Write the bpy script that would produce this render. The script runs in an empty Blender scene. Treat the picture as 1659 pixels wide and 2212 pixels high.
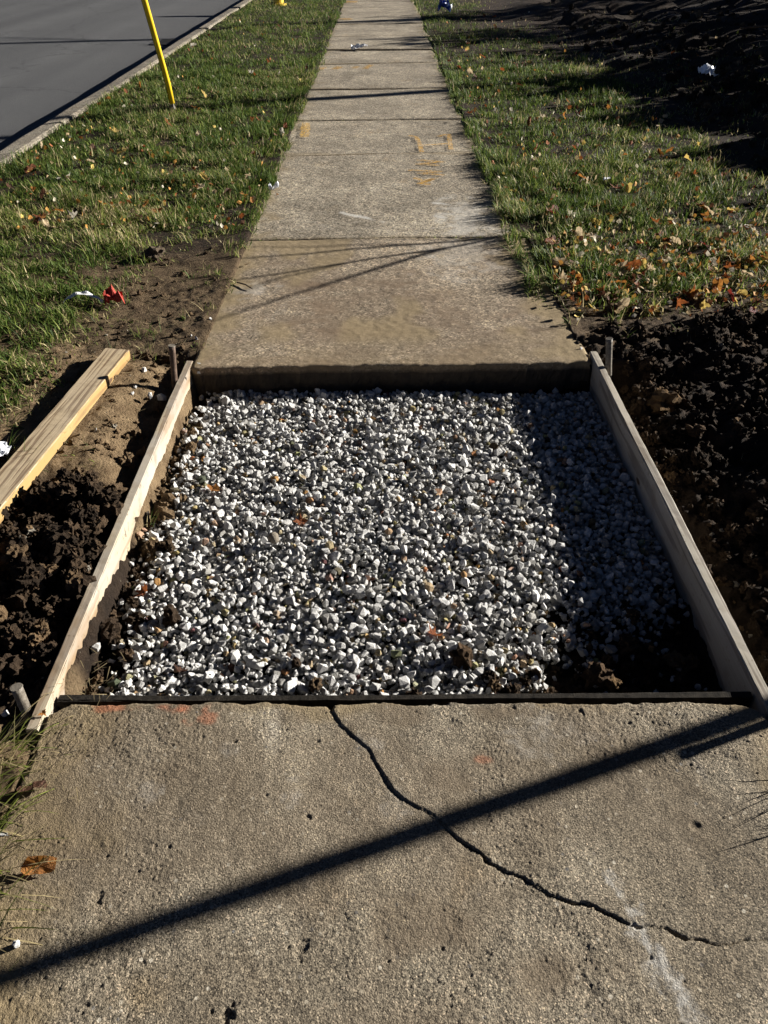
import bpy, bmesh, math, random
import numpy as np
from mathutils import Vector, Matrix, Quaternion

R_ = math.radians
SC = bpy.context.scene
COL = SC.collection
random.seed(11)
RNG = np.random.default_rng(11)

# ------------------------------------------------------------------ camera
CAM_H, PITCH, YAW, FPX = 1.33, R_(37.7), R_(0.38), 1662.0     # FPX: focal length for a 1659 x 2212 picture
cam = bpy.data.cameras.new('camera')
cam.sensor_fit = 'VERTICAL'
cam.sensor_height = 24.0
cam.lens = 24.0 * FPX / 2212.0
cam.clip_start, cam.clip_end = 0.02, 900.0
cam_o = bpy.data.objects.new('camera', cam)
cam_o.location = (0, 0, CAM_H)
cam_o.rotation_euler = (math.pi / 2 - PITCH, 0, -YAW)
COL.objects.link(cam_o)
SC.camera = cam_o

# ------------------------------------------------------------------ sky and sun
SUN_EL, SUN_AZ = R_(17.5), R_(20.0)       # azimuth measured from +X towards +Y
S_H = np.array([math.cos(SUN_AZ), math.sin(SUN_AZ)])
world = bpy.data.worlds.new('World')
SC.world = world
world.use_nodes = True
wn = world.node_tree
sky = wn.nodes.new('ShaderNodeTexSky')
sky.sky_type = 'NISHITA'
sky.sun_disc = False
sky.sun_elevation = SUN_EL
sky.sun_rotation = math.pi / 2 - SUN_AZ
sky.air_density, sky.dust_density, sky.ozone_density = 0.10, 0.0, 1.0
wn.links.new(sky.outputs[0], wn.nodes['Background'].inputs[0])
wn.nodes['Background'].inputs[1].default_value = 0.05
sun = bpy.data.lights.new('sun', 'SUN')
sun.energy = 5.0
sun.angle = R_(0.53)
sun.color = (1.0, 0.955, 0.88)
sun_o = bpy.data.objects.new('sun', sun)
sun_o.location = (12, 6, 9)
sd = Vector((-math.cos(SUN_EL) * S_H[0], -math.cos(SUN_EL) * S_H[1], -math.sin(SUN_EL)))
sun_o.rotation_euler = sd.to_track_quat('-Z', 'Y').to_euler()
COL.objects.link(sun_o)
SC.view_settings.view_transform = 'Standard'
SC.view_settings.look = 'None'
SC.view_settings.gamma = 1.0
SC.view_settings.use_curve_mapping = False
SC.view_settings.exposure = 1.42
SC.render.engine = 'CYCLES'
SC.cycles.max_bounces = 4
SC.cycles.diffuse_bounces = 2
SC.cycles.transparent_max_bounces = 8
SC.cycles.use_denoising = True

# ------------------------------------------------------------------ survey helper: a point of the ground measured off the photograph
_f = np.array([math.sin(YAW) * math.cos(PITCH), math.cos(YAW) * math.cos(PITCH), -math.sin(PITCH)])
_r = np.array([math.cos(YAW), -math.sin(YAW), 0.0])
_u = np.cross(_r, _f)
def gp(px, py, z=0.0):
    d = _f * FPX + _r * (px - 829.5) - _u * (py - 1106.0)
    t = (z - CAM_H) / d[2]
    return np.array([d[0] * t, d[1] * t, z])

# ------------------------------------------------------------------ noise
def _h(ix, iy, s):
    a = (ix.astype(np.int64) * 374761393 + iy.astype(np.int64) * 668265263 + s * 974634541) & 0xFFFFFFFF
    a = ((a ^ (a >> 13)) * 1274126177) & 0xFFFFFFFF
    a = ((a ^ (a >> 16)) * 2246822519) & 0xFFFFFFFF
    return ((a ^ (a >> 15)) & 0xFFFFFF) / float(0xFFFFFF)
def vn(x, y, s=0):
    x = np.asarray(x, float); y = np.asarray(y, float)
    ix, iy = np.floor(x), np.floor(y)
    fx, fy = x - ix, y - iy
    fx = fx * fx * fx * (fx * (fx * 6 - 15) + 10); fy = fy * fy * fy * (fy * (fy * 6 - 15) + 10)
    a, b, c, d = _h(ix, iy, s), _h(ix + 1, iy, s), _h(ix, iy + 1, s), _h(ix + 1, iy + 1, s)
    return ((a + (b - a) * fx) * (1 - fy) + (c + (d - c) * fx) * fy) * 2 - 1
def fbm(x, y, o=4, s=0, g=0.5):
    t, a = 0.0, 1.0
    for i in range(o):
        t = t + a * vn(x * 2.03 ** i + 17.1 * i, y * 2.03 ** i - 9.7 * i, s + i * 7); a *= g
    return t
def lumps(x, y, s=0):
    """rounded clods: 0 in the gaps, about 1 on top of a clod"""
    x = np.asarray(x, float); y = np.asarray(y, float)
    ix, iy = np.floor(x), np.floor(y)
    best = np.zeros_like(x)
    for dx in (-1, 0, 1):
        for dy in (-1, 0, 1):
            cx, cy = ix + dx, iy + dy
            px, py = cx + _h(cx, cy, s), cy + _h(cx, cy, s + 1)
            r = 0.35 + 0.5 * _h(cx, cy, s + 2)
            q = 1 - ((x - px) ** 2 + (y - py) ** 2) / (r * r)
            best = np.maximum(best, np.sqrt(np.clip(q, 0, 1)) * r / 0.6)
    return best
def ss(a, b, x):
    t = np.clip((np.asarray(x, float) - a) / (b - a), 0, 1)
    return t * t * (3 - 2 * t)

# ------------------------------------------------------------------ object helpers
def tag(o, label=None, cat=None, group=None, kind=None):
    if label: o['label'] = label
    if cat: o['category'] = cat
    if group: o['group'] = group
    if kind: o['kind'] = kind
    return o
def link(o, parent=None):
    COL.objects.link(o)
    if parent is not None: o.parent = parent
    return o
def empty(name, loc=(0, 0, 0), rz=0.0):
    o = bpy.data.objects.new(name, None)
    o.location = loc; o.rotation_euler = (0, 0, rz)
    o.empty_display_size = 0.05
    return link(o)
def np_mesh(name, V, faces3=None, faces4=None, mat=None, col=None, smooth=False):
    """mesh from numpy arrays: V (n,3), triangles (m,3), quads (k,4), one colour per vertex"""
    me = bpy.data.meshes.new(name)
    V = np.asarray(V, np.float32)
    f3 = np.zeros((0, 3), np.int32) if faces3 is None else np.asarray(faces3, np.int32)
    f4 = np.zeros((0, 4), np.int32) if faces4 is None else np.asarray(faces4, np.int32)
    me.vertices.add(len(V)); me.vertices.foreach_set('co', V.ravel())
    nl = f3.size + f4.size
    me.loops.add(nl); me.loops.foreach_set('vertex_index', np.concatenate([f3.ravel(), f4.ravel()]).astype(np.int32))
    npoly = len(f3) + len(f4)
    me.polygons.add(npoly)
    st = np.concatenate([np.arange(len(f3)) * 3, f3.size + np.arange(len(f4)) * 4]).astype(np.int32)
    me.polygons.foreach_set('loop_start', st)
    me.polygons.foreach_set('use_smooth', np.full(npoly, smooth, bool))
    if col is not None:
        a = me.attributes.new('Col', 'FLOAT_COLOR', 'POINT')
        c = np.ones((len(V), 4), np.float32); c[:, :3] = col
        a.data.foreach_set('color', c.ravel())
    me.update(calc_edges=True)
    if mat: me.materials.append(mat)
    return me
def np_obj(name, *a, parent=None, **k):
    return link(bpy.data.objects.new(name, np_mesh(name, *a, **k)), parent)
def grid_faces(nx, ny):
    i = np.arange(nx - 1)[None, :] + np.arange(ny - 1)[:, None] * nx
    i = i.ravel()
    return np.stack([i, i + 1, i + nx + 1, i + nx], 1)
def bm_obj(name, bm, mat=None, parent=None, smooth=False):
    me = bpy.data.meshes.new(name)
    bm.normal_update()
    bm.to_mesh(me); bm.free()
    if smooth: me.polygons.foreach_set('use_smooth', [True] * len(me.polygons))
    if mat: me.materials.append(mat)
    return link(bpy.data.objects.new(name, me), parent)
def tube(bm, pts, radii, n=10, cap=True):
    """tapered tube along a polyline"""
    pts = [Vector(p) for p in pts]
    rings = []
    up = Vector((0.31, 0.2, 0.93))
    for i, p in enumerate(pts):
        t = (pts[min(i + 1, len(pts) - 1)] - pts[max(i - 1, 0)]).normalized()
        a = t.cross(up)
        if a.length < 0.05: a = t.cross(Vector((1, 0, 0)))
        a.normalize(); b = t.cross(a)
        r = radii[i] if hasattr(radii, '__len__') else radii
        rings.append([bm.verts.new(p + (a * math.cos(k * 2 * math.pi / n) + b * math.sin(k * 2 * math.pi / n)) * r) for k in range(n)])
    for q, w in zip(rings[:-1], rings[1:]):
        for k in range(n):
            bm.faces.new((q[k], q[(k + 1) % n], w[(k + 1) % n], w[k]))
    if cap:
        bm.faces.new(rings[0][::-1]); bm.faces.new(rings[-1])
def box(bm, c, s, rot=None):
    m = Matrix.Translation(c) @ (rot.to_4x4() if rot else Matrix.Identity(4)) @ Matrix.Diagonal((*s, 1))
    return bmesh.ops.create_cube(bm, size=1, matrix=m)['verts']
def lathe(bm, prof, n=20, c=(0, 0, 0)):
    rings = []
    for r, z in prof:
        rings.append([bm.verts.new((c[0] + r * math.cos(k * 2 * math.pi / n), c[1] + r * math.sin(k * 2 * math.pi / n), c[2] + z)) for k in range(n)])
    for q, w in zip(rings[:-1], rings[1:]):
        for k in range(n): bm.faces.new((q[k], q[(k + 1) % n], w[(k + 1) % n], w[k]))
    bm.faces.new(rings[0][::-1]); bm.faces.new(rings[-1])

# ------------------------------------------------------------------ materials
class Mat:
    def __init__(self, name, rough=0.9, spec=0.3):
        self.m = bpy.data.materials.new(name); self.m.use_nodes = True
        self.t = self.m.node_tree
        self.b = self.t.nodes['Principled BSDF']
        self.b.inputs['Roughness'].default_value = rough
        self.b.inputs['Specular IOR Level'].default_value = spec
        self.tc = self.t.nodes.new('ShaderNodeTexCoord')
    def put(self, sock, v):
        if v is None: return
        if isinstance(v, bpy.types.NodeSocket): self.t.links.new(v, sock)
        elif isinstance(v, (tuple, list)) and sock.type == 'RGBA': sock.default_value = (*v[:3], 1)
        else: sock.default_value = v
    def node(self, ty, out=0, props=None, **inp):
        n = self.t.nodes.new(ty)
        for k, v in (props or {}).items(): setattr(n, k, v)
        for k, v in inp.items():
            key = int(k[1:]) if k[0] == 'i' and k[1:].isdigit() else k.replace('_', ' ')
            self.put(n.inputs[key], v)
        return n.outputs[out]
    def co(self, sx=1, sy=1, sz=1, which='Object'):
        if (sx, sy, sz) == (1, 1, 1): return self.tc.outputs[which]
        return self.node('ShaderNodeMapping', Vector=self.tc.outputs[which], Scale=(sx, sy, sz))
    def noise(self, scale, detail=4, rough=0.55, co=None, dist=0.0, out=0):
        return self.node('ShaderNodeTexNoise', out, Vector=co or self.co(), Scale=scale, Detail=detail, Roughness=rough, Distortion=dist)
    def voro(self, scale, co=None, out='Distance', feature='F1', rnd=1.0):
        return self.node('ShaderNodeTexVoronoi', out, {'feature': feature}, Vector=co or self.co(), Scale=scale, Randomness=rnd)
    def ramp(self, fac, *stops, interp='LINEAR'):
        n = self.t.nodes.new('ShaderNodeValToRGB'); n.color_ramp.interpolation = interp
        e = n.color_ramp.elements
        while len(e) < len(stops): e.new(0.5)
        for x, (p, c) in zip(e, stops):
            x.position = p; x.color = (*c, 1) if isinstance(c, (tuple, list)) else (c, c, c, 1)
        self.put(n.inputs[0], fac)
        return n.outputs[0]
    def mix(self, fac, a, b, blend='MIX'):
        n = self.t.nodes.new('ShaderNodeMix'); n.data_type = 'RGBA'; n.blend_type = blend
        self.put(n.inputs[0], fac); self.put(n.inputs[6], a); self.put(n.inputs[7], b)
        return n.outputs[2]
    def math(self, op, a, b=0.5, clamp=False):
        n = self.t.nodes.new('ShaderNodeMath'); n.operation = op; n.use_clamp = clamp
        self.put(n.inputs[0], a); self.put(n.inputs[1], b)
        return n.outputs[0]
    def xyz(self, which='Object'):
        n = self.t.nodes.new('ShaderNodeSeparateXYZ'); self.put(n.inputs[0], self.tc.outputs[which])
        return n.outputs
    def bump(self, h, strength=0.5, dist=0.01, normal=None):
        o = self.node('ShaderNodeBump', Height=h, Strength=strength, Distance=dist)
        if normal is not None: self.t.links.new(normal, o.node.inputs['Normal'])
        return o
    def done(self, color=None, normal=None, rough=None, **kw):
        self.put(self.b.inputs['Base Color'], color)
        if normal is not None: self.put(self.b.inputs['Normal'], normal)
        if rough is not None: self.put(self.b.inputs['Roughness'], rough)
        for k, v in kw.items(): self.put(self.b.inputs[k.replace('_', ' ')], v)
        return self.m
    def attr(self, name='Col', out='Color'):
        n = self.t.nodes.new('ShaderNodeAttribute'); n.attribute_name = name
        return n.outputs[out]

def mat_soil():
    m = Mat('soil', 0.95, 0.15)
    big = m.noise(1.6, 4, 0.6); mid = m.noise(14, 6, 0.65); fine = m.noise(160, 5, 0.7)
    dark = m.mix(m.ramp(mid, (0.3, 0), (0.7, 1)), (0.012, 0.008, 0.0055), (0.062, 0.041, 0.026))
    tan = m.mix(m.ramp(mid, (0.3, 0), (0.68, 1)), (0.13, 0.084, 0.044), (0.36, 0.255, 0.145))
    dark = m.mix(m.ramp(big, (0.42, 0), (0.7, 0.5)), dark, (0.022, 0.016, 0.012))
    c = m.mix(m.attr('clay', 'Fac'), dark, tan)
    pale = m.ramp(m.voro(95, out='Color'), (0.86, 0), (0.9, 1), interp='CONSTANT')
    grit = m.ramp(m.voro(95), (0.18, 1), (0.3, 0))
    c = m.mix(m.math('MULTIPLY', pale, m.math('MULTIPLY', grit, 0.6)), c, (0.27, 0.23, 0.17))
    c = m.mix(m.math('MULTIPLY', fine, 0.45), c, (0.02, 0.014, 0.01))
    h = m.math('ADD', m.math('SUBTRACT', m.math('MULTIPLY', m.noise(70, 6, 0.75), 1.3), m.math('MULTIPLY', m.voro(110), 0.35)), m.math('MULTIPLY', fine, 0.5))
    return m.done(c, m.bump(h, 1.0, 0.016))

def mat_concrete(name, near, light=(0.42, 0.375, 0.295), dark=(0.175, 0.145, 0.105), film=0.0, filmcol=(0.125, 0.088, 0.056)):
    m = Mat(name, 0.9, 0.25)
    P = m.co()
    big = m.noise(1.9, 5, 0.62, dist=0.6)
    mid = m.noise(11, 5, 0.6)
    c = m.mix(m.ramp(big, (0.36, 0), (0.64, 1)), dark, light)
    c = m.mix(m.ramp(mid, (0.35, 0.5), (0.62, 0)), c, (0.19, 0.155, 0.112))
    # pale lime bloom and ochre blotches
    c = m.mix(m.ramp(m.noise(3.1, 6, 0.7, dist=1.0), (0.6, 0), (0.75, 0.6)), c, (0.47, 0.44, 0.39))
    c = m.mix(m.ramp(m.noise(4.3, 4, 0.6, co=m.node('ShaderNodeMapping', Vector=P, Location=(3.3, 1.7, 0.4))), (0.61, 0), (0.74, 0.4)), c, (0.28, 0.20, 0.10))
    # sand grains and stones of the aggregate
    s = 430 if near else 150
    gcol = m.node('ShaderNodeTexVoronoi', 'Color', Vector=P, Scale=s)
    gsep = m.t.nodes.new('ShaderNodeSeparateColor'); m.t.links.new(gcol, gsep.inputs[0])
    grain = m.ramp(gsep.outputs[0], (0.0, 0.22), (0.25, 0.66), (0.55, 1.0), (0.82, 1.3), (1.0, 2.2))
    c = m.mix(1.0, c, grain, 'MULTIPLY')
    c = m.mix(0.45, c, m.mix(m.noise(420 if near else 170, 3, 0.7), (0.10, 0.09, 0.075), (0.46, 0.42, 0.35)), 'OVERLAY')
    if near:
        st = m.voro(70, out='Color'); ssep = m.t.nodes.new('ShaderNodeSeparateColor'); m.t.links.new(st, ssep.inputs[0])
        d = m.voro(70)
        on = m.math('MULTIPLY', m.math('GREATER_THAN', ssep.outputs[0], 0.74), m.ramp(d, (0.2, 1), (0.27, 0)))
        stone = m.ramp(ssep.outputs[1], (0, (0.13, 0.13, 0.13)), (0.3, (0.24, 0.19, 0.13)), (0.6, (0.38, 0.33, 0.25)), (1, (0.52, 0.47, 0.38)))
        c = m.mix(m.math('MULTIPLY', on, 0.9), c, stone)
    if film:
        f = m.ramp(m.noise(2.0, 7, 0.7, dist=0.5, co=m.co(1, 1.7, 1)), (0.36, 1), (0.60, 0.12))
        c = m.mix(m.math('MULTIPLY', m.math('MULTIPLY', f, film), m.attr('film', 'Fac')), c, m.mix(m.noise(40, 5, 0.7), filmcol, tuple(v * 1.5 for v in filmcol)))
    dirt = m.attr('dirt', 'Fac')
    c = m.mix(dirt, c, m.mix(m.noise(55, 5, 0.7), (0.12, 0.088, 0.05), (0.34, 0.26, 0.145)))
    c = m.mix(m.attr('soil_shade', 'Fac'), c, m.mix(m.noise(24, 5, 0.7), (0.012, 0.009, 0.006), (0.085, 0.066, 0.045)))  # near-black tone of the slab sides: soil colour with shade painted in
    c = m.mix(m.attr('lime', 'Fac'), c, (0.55, 0.53, 0.49))
    c = m.mix(m.attr('stain', 'Fac'), c, m.mix(m.noise(90, 4, 0.7), (0.085, 0.062, 0.040), (0.19, 0.145, 0.095)))
    c = m.mix(m.attr('rust', 'Fac'), c, (0.38, 0.115, 0.05))
    if near:
        h = m.math('ADD', m.noise(560, 4, 0.75), m.math('MULTIPLY', m.voro(330), 0.7))
        n = m.bump(h, 0.7, 0.0038)
    else:
        h = m.math('ADD', m.noise(150, 4, 0.7), m.math('MULTIPLY', m.noise(30, 3), 0.8))
        n = m.bump(h, 0.45 if film else 0.7, 0.004)
    return m.done(c, n)

def mat_wood(name, base, dark, grey, weather=0.5, lines=55.0, dirt=0.3, fibre=0.22):
    m = Mat(name, 0.82, 0.25)
    P = m.co()
    warp = m.noise(1.4, 2, 0.5, co=m.co(4, 0.9, 4))
    x = m.xyz()
    fx = m.math('ADD', m.math('ADD', x[0], m.math('MULTIPLY', x[2], 0.55)), m.math('MULTIPLY', warp, 0.045))
    n = m.t.nodes.new('ShaderNodeCombineXYZ'); m.put(n.inputs[0], fx); m.put(n.inputs[1], m.math('MULTIPLY', x[1], 0.03))
    g = m.noise(lines, 2, 0.4, co=n.outputs[0])
    g2 = m.noise(1.0, 4, 0.65, co=m.co(260, 5, 260))
    c = m.mix(m.ramp(g, (0.38, 1), (0.43, 0.9), (0.46, 0.12), (0.60, 0), (0.80, 0.15)), base, dark)
    c = m.mix(m.math('MULTIPLY', m.ramp(g2, (0.35, 0), (0.65, 1)), fibre), c, tuple(v * 0.62 for v in base))
    c = m.mix(m.math('MULTIPLY', m.ramp(m.noise(5, 5, 0.65, co=m.co(1, 0.35, 1)), (0.35, 0), (0.62, 1)), weather), c, grey)
    # knots
    kd = m.voro(5.0, co=m.co(1.7, 0.75, 1.7), rnd=1.0)
    c = m.mix(m.ramp(kd, (0.055, 1), (0.09, 0)), c, (0.09, 0.05, 0.025))
    sp = m.noise(60, 5, 0.7)
    c = m.mix(m.math('MULTIPLY', m.ramp(sp, (0.6, 0), (0.7, 1)), dirt), c, (0.085, 0.055, 0.03))
    c = m.mix(m.math('MULTIPLY', m.ramp(m.noise(9, 4, 0.6), (0.55, 0), (0.75, 1)), dirt), c, (0.16, 0.11, 0.065))
    return m.done(c, m.bump(m.math('ADD', m.math('MULTIPLY', g2, 0.5), g), 0.35, 0.003))

def mat_attr(name, rough=0.9, spec=0.3, bump_scale=None, bs=0.6, bd=0.002, var=0.0, vscale=60, trans=0.0):
    m = Mat(name, rough, spec)
    c = m.attr()
    if var:
        c = m.mix(m.math('MULTIPLY', m.noise(vscale, 4, 0.7), var), c, (0.03, 0.022, 0.015))
    nrm = m.bump(m.noise(bump_scale, 4, 0.7), bs, bd) if bump_scale else None
    m.done(c, nrm)
    if trans:
        tr = m.t.nodes.new('ShaderNodeBsdfTranslucent'); m.t.links.new(c, tr.inputs[0])
        mx = m.t.nodes.new('ShaderNodeMixShader'); mx.inputs[0].default_value = trans
        m.t.links.new(m.b.outputs[0], mx.inputs[1]); m.t.links.new(tr.outputs[0], mx.inputs[2])
        m.t.links.new(mx.outputs[0], m.t.nodes['Material Output'].inputs[0])
    return m.m
def mat_plain(name, c1, c2, scale=20, rough=0.6, spec=0.4, bs=0.3, bd=0.002, trans=0.0, metal=0.0):
    m = Mat(name, rough, spec)
    n = m.noise(scale, 5, 0.65)
    c = m.mix(m.ramp(n, (0.35, 0), (0.65, 1)), c1, c2)
    m.done(c, m.bump(m.noise(scale * 4, 4, 0.7), bs, bd), Metallic=metal)
    if trans:
        tr = m.t.nodes.new('ShaderNodeBsdfTranslucent'); m.t.links.new(c, tr.inputs[0])
        mx = m.t.nodes.new('ShaderNodeMixShader'); mx.inputs[0].default_value = trans
        m.t.links.new(m.b.outputs[0], mx.inputs[1]); m.t.links.new(tr.outputs[0], mx.inputs[2])
        m.t.links.new(mx.outputs[0], m.t.nodes['Material Output'].inputs[0])
    return m.m
def mat_asphalt():
    m = Mat('asphalt', 0.82, 0.35)
    bands = m.noise(1.0, 3, 0.5, co=m.co(1.1, 0.02, 1))
    c = m.mix(m.ramp(bands, (0.3, 0), (0.7, 1)), (0.052, 0.052, 0.053), (0.095, 0.095, 0.095))
    c = m.mix(m.ramp(m.noise(0.7, 5, 0.6), (0.4, 0), (0.7, 0.6)), c, (0.062, 0.062, 0.064))
    c = m.mix(1.0, c, m.ramp(m.noise(220, 3, 0.8), (0.3, 0.45), (0.7, 1.6)), 'MULTIPLY')
    crack = m.ramp(m.voro(0.35, co=m.node('ShaderNodeVectorMath', 0, {'operation': 'ADD'}, i0=m.co(1, 0.5, 1), i1=m.noise(1.2, 5, 0.6, out=1)), feature='DISTANCE_TO_EDGE'), (0.0, 1), (0.006, 0))
    c = m.mix(m.math('MULTIPLY', crack, 0.6), c, (0.02, 0.02, 0.02))
    return m.done(c, m.bump(m.noise(180, 3, 0.8), 0.8, 0.006))
def mat_paint(name, c):
    m = Mat(name, 0.75, 0.3)
    a = m.ramp(m.math('ADD', m.math('MULTIPLY', m.noise(45, 5, 0.75), 0.6), m.math('MULTIPLY', m.noise(200, 3, 0.8), 0.4)), (0.44, 0), (0.58, 0.9))
    m.done(m.mix(m.noise(30), c, tuple(v * 0.75 for v in c)), Alpha=a)
    return m.m

SOIL = mat_soil()
CONC_NEAR = mat_concrete('concrete_worn', True)
CONC_FILM = mat_concrete('concrete_dusty', False, light=(0.41, 0.35, 0.27), dark=(0.25, 0.205, 0.15), film=1.0)
CONC_FAR = mat_concrete('concrete_old', False, light=(0.43, 0.385, 0.31), dark=(0.25, 0.22, 0.172))
KERB = mat_concrete('kerb_concrete', False, light=(0.34, 0.31, 0.26), dark=(0.19, 0.17, 0.14))
ASPH = mat_asphalt()
WOOD_FORM = mat_wood('weathered_form_wood', (0.38, 0.305, 0.195), (0.20, 0.125, 0.06), (0.34, 0.315, 0.28), 0.9, 34, 0.8)
WOOD_GREY = mat_wood('grey_form_wood', (0.40, 0.355, 0.28), (0.15, 0.115, 0.08), (0.34, 0.325, 0.30), 0.5, 46, 0.55, 0.5)
WOOD_PLANK = mat_wood('pine_plank_wood', (0.42, 0.325, 0.20), (0.13, 0.075, 0.035), (0.36, 0.305, 0.235), 0.4, 85, 0.5)
WOOD_EDGE = mat_wood('pine_plank_edge', (0.33, 0.205, 0.070), (0.20, 0.105, 0.03), (0.34, 0.26, 0.13), 0.5, 50, 0.5)
JOINT = mat_plain('joint_board_fibre', (0.010, 0.009, 0.008), (0.035, 0.030, 0.024), 70, 0.95, 0.1, 0.8, 0.004)
STONE = mat_attr('gravel_stone', 0.9, 0.25, 260, 1.0, 0.004, 0.35, 140)
CLOD = mat_attr('soil_clod', 0.96, 0.1, 210, 1.0, 0.010, 0.7, 120)
GRASS = mat_attr('grass_blade', 0.6, 0.2, trans=0.35)
STRAW = mat_attr('dry_straw', 0.75, 0.25, trans=0.2)
RUST = mat_plain('rusty_steel', (0.06, 0.035, 0.022), (0.15, 0.10, 0.07), 60, 0.7, 0.4, 0.6, 0.002)
STEELG = mat_plain('weathered_steel', (0.075, 0.062, 0.047), (0.20, 0.175, 0.14), 90, 0.6, 0.4, 0.5, 0.002)
GALV = mat_plain('galvanised_steel', (0.32, 0.33, 0.34), (0.45, 0.46, 0.47), 30, 0.45, 0.5, 0.2, 0.001, metal=0.7)
YELLOW = mat_plain('yellow_plastic', (0.72, 0.47, 0.015), (0.80, 0.55, 0.03), 8, 0.4, 0.5, 0.1, 0.001)
HYD = mat_plain('yellow_hydrant_paint', (0.62, 0.42, 0.02), (0.72, 0.52, 0.04), 14, 0.45, 0.5, 0.3, 0.002)
PAPER = mat_plain('white_paper', (0.74, 0.74, 0.75), (0.82, 0.82, 0.82), 30, 0.7, 0.3, 0.4, 0.003, trans=0.2)
PLASTICW = mat_plain('white_plastic', (0.70, 0.72, 0.76), (0.80, 0.82, 0.85), 20, 0.4, 0.5, 0.3, 0.003)
BLUE = mat_plain('blue_plastic', (0.02, 0.045, 0.22), (0.03, 0.07, 0.35), 20, 0.35, 0.5, 0.3, 0.003)
RED = mat_plain('red_paper', (0.42, 0.035, 0.02), (0.56, 0.06, 0.03), 40, 0.55, 0.4, 0.6, 0.004, trans=0.25)
BARK = mat_plain('bark', (0.05, 0.038, 0.028), (0.12, 0.095, 0.07), 30, 0.95, 0.1, 0.9, 0.02)
IRON = mat_plain('cast_iron', (0.012, 0.012, 0.013), (0.03, 0.028, 0.026), 40, 0.7, 0.4, 0.5, 0.003)
PAINT_O = mat_paint('orange_marking_paint', (0.62, 0.34, 0.05))
PAINT_Y = mat_paint('yellow_marking_paint', (0.70, 0.42, 0.08))
SHRUB = mat_plain('evergreen_leaf', (0.018, 0.035, 0.012), (0.04, 0.07, 0.02), 20, 0.6, 0.3)

# ------------------------------------------------------------------ plan of the place (metres; the pavement runs along +Y)
XL, XR = -0.705, 0.815            # inner faces of the form boards
XR0 = 0.800
XR2 = 0.735                       # right edge of the old pavement beyond the pit
FT, FH = 0.027, 0.14              # form board thickness and height
def y_near(x): return 1.058 - 0.002 * x           # broken edge of the slab at the camera
def y_far(x): return 2.600 + 0.035 * (x + 0.7) / 1.5   # edge of the slab beyond the pit
KX0, KX1 = -2.775, -2.60          # kerb

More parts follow.
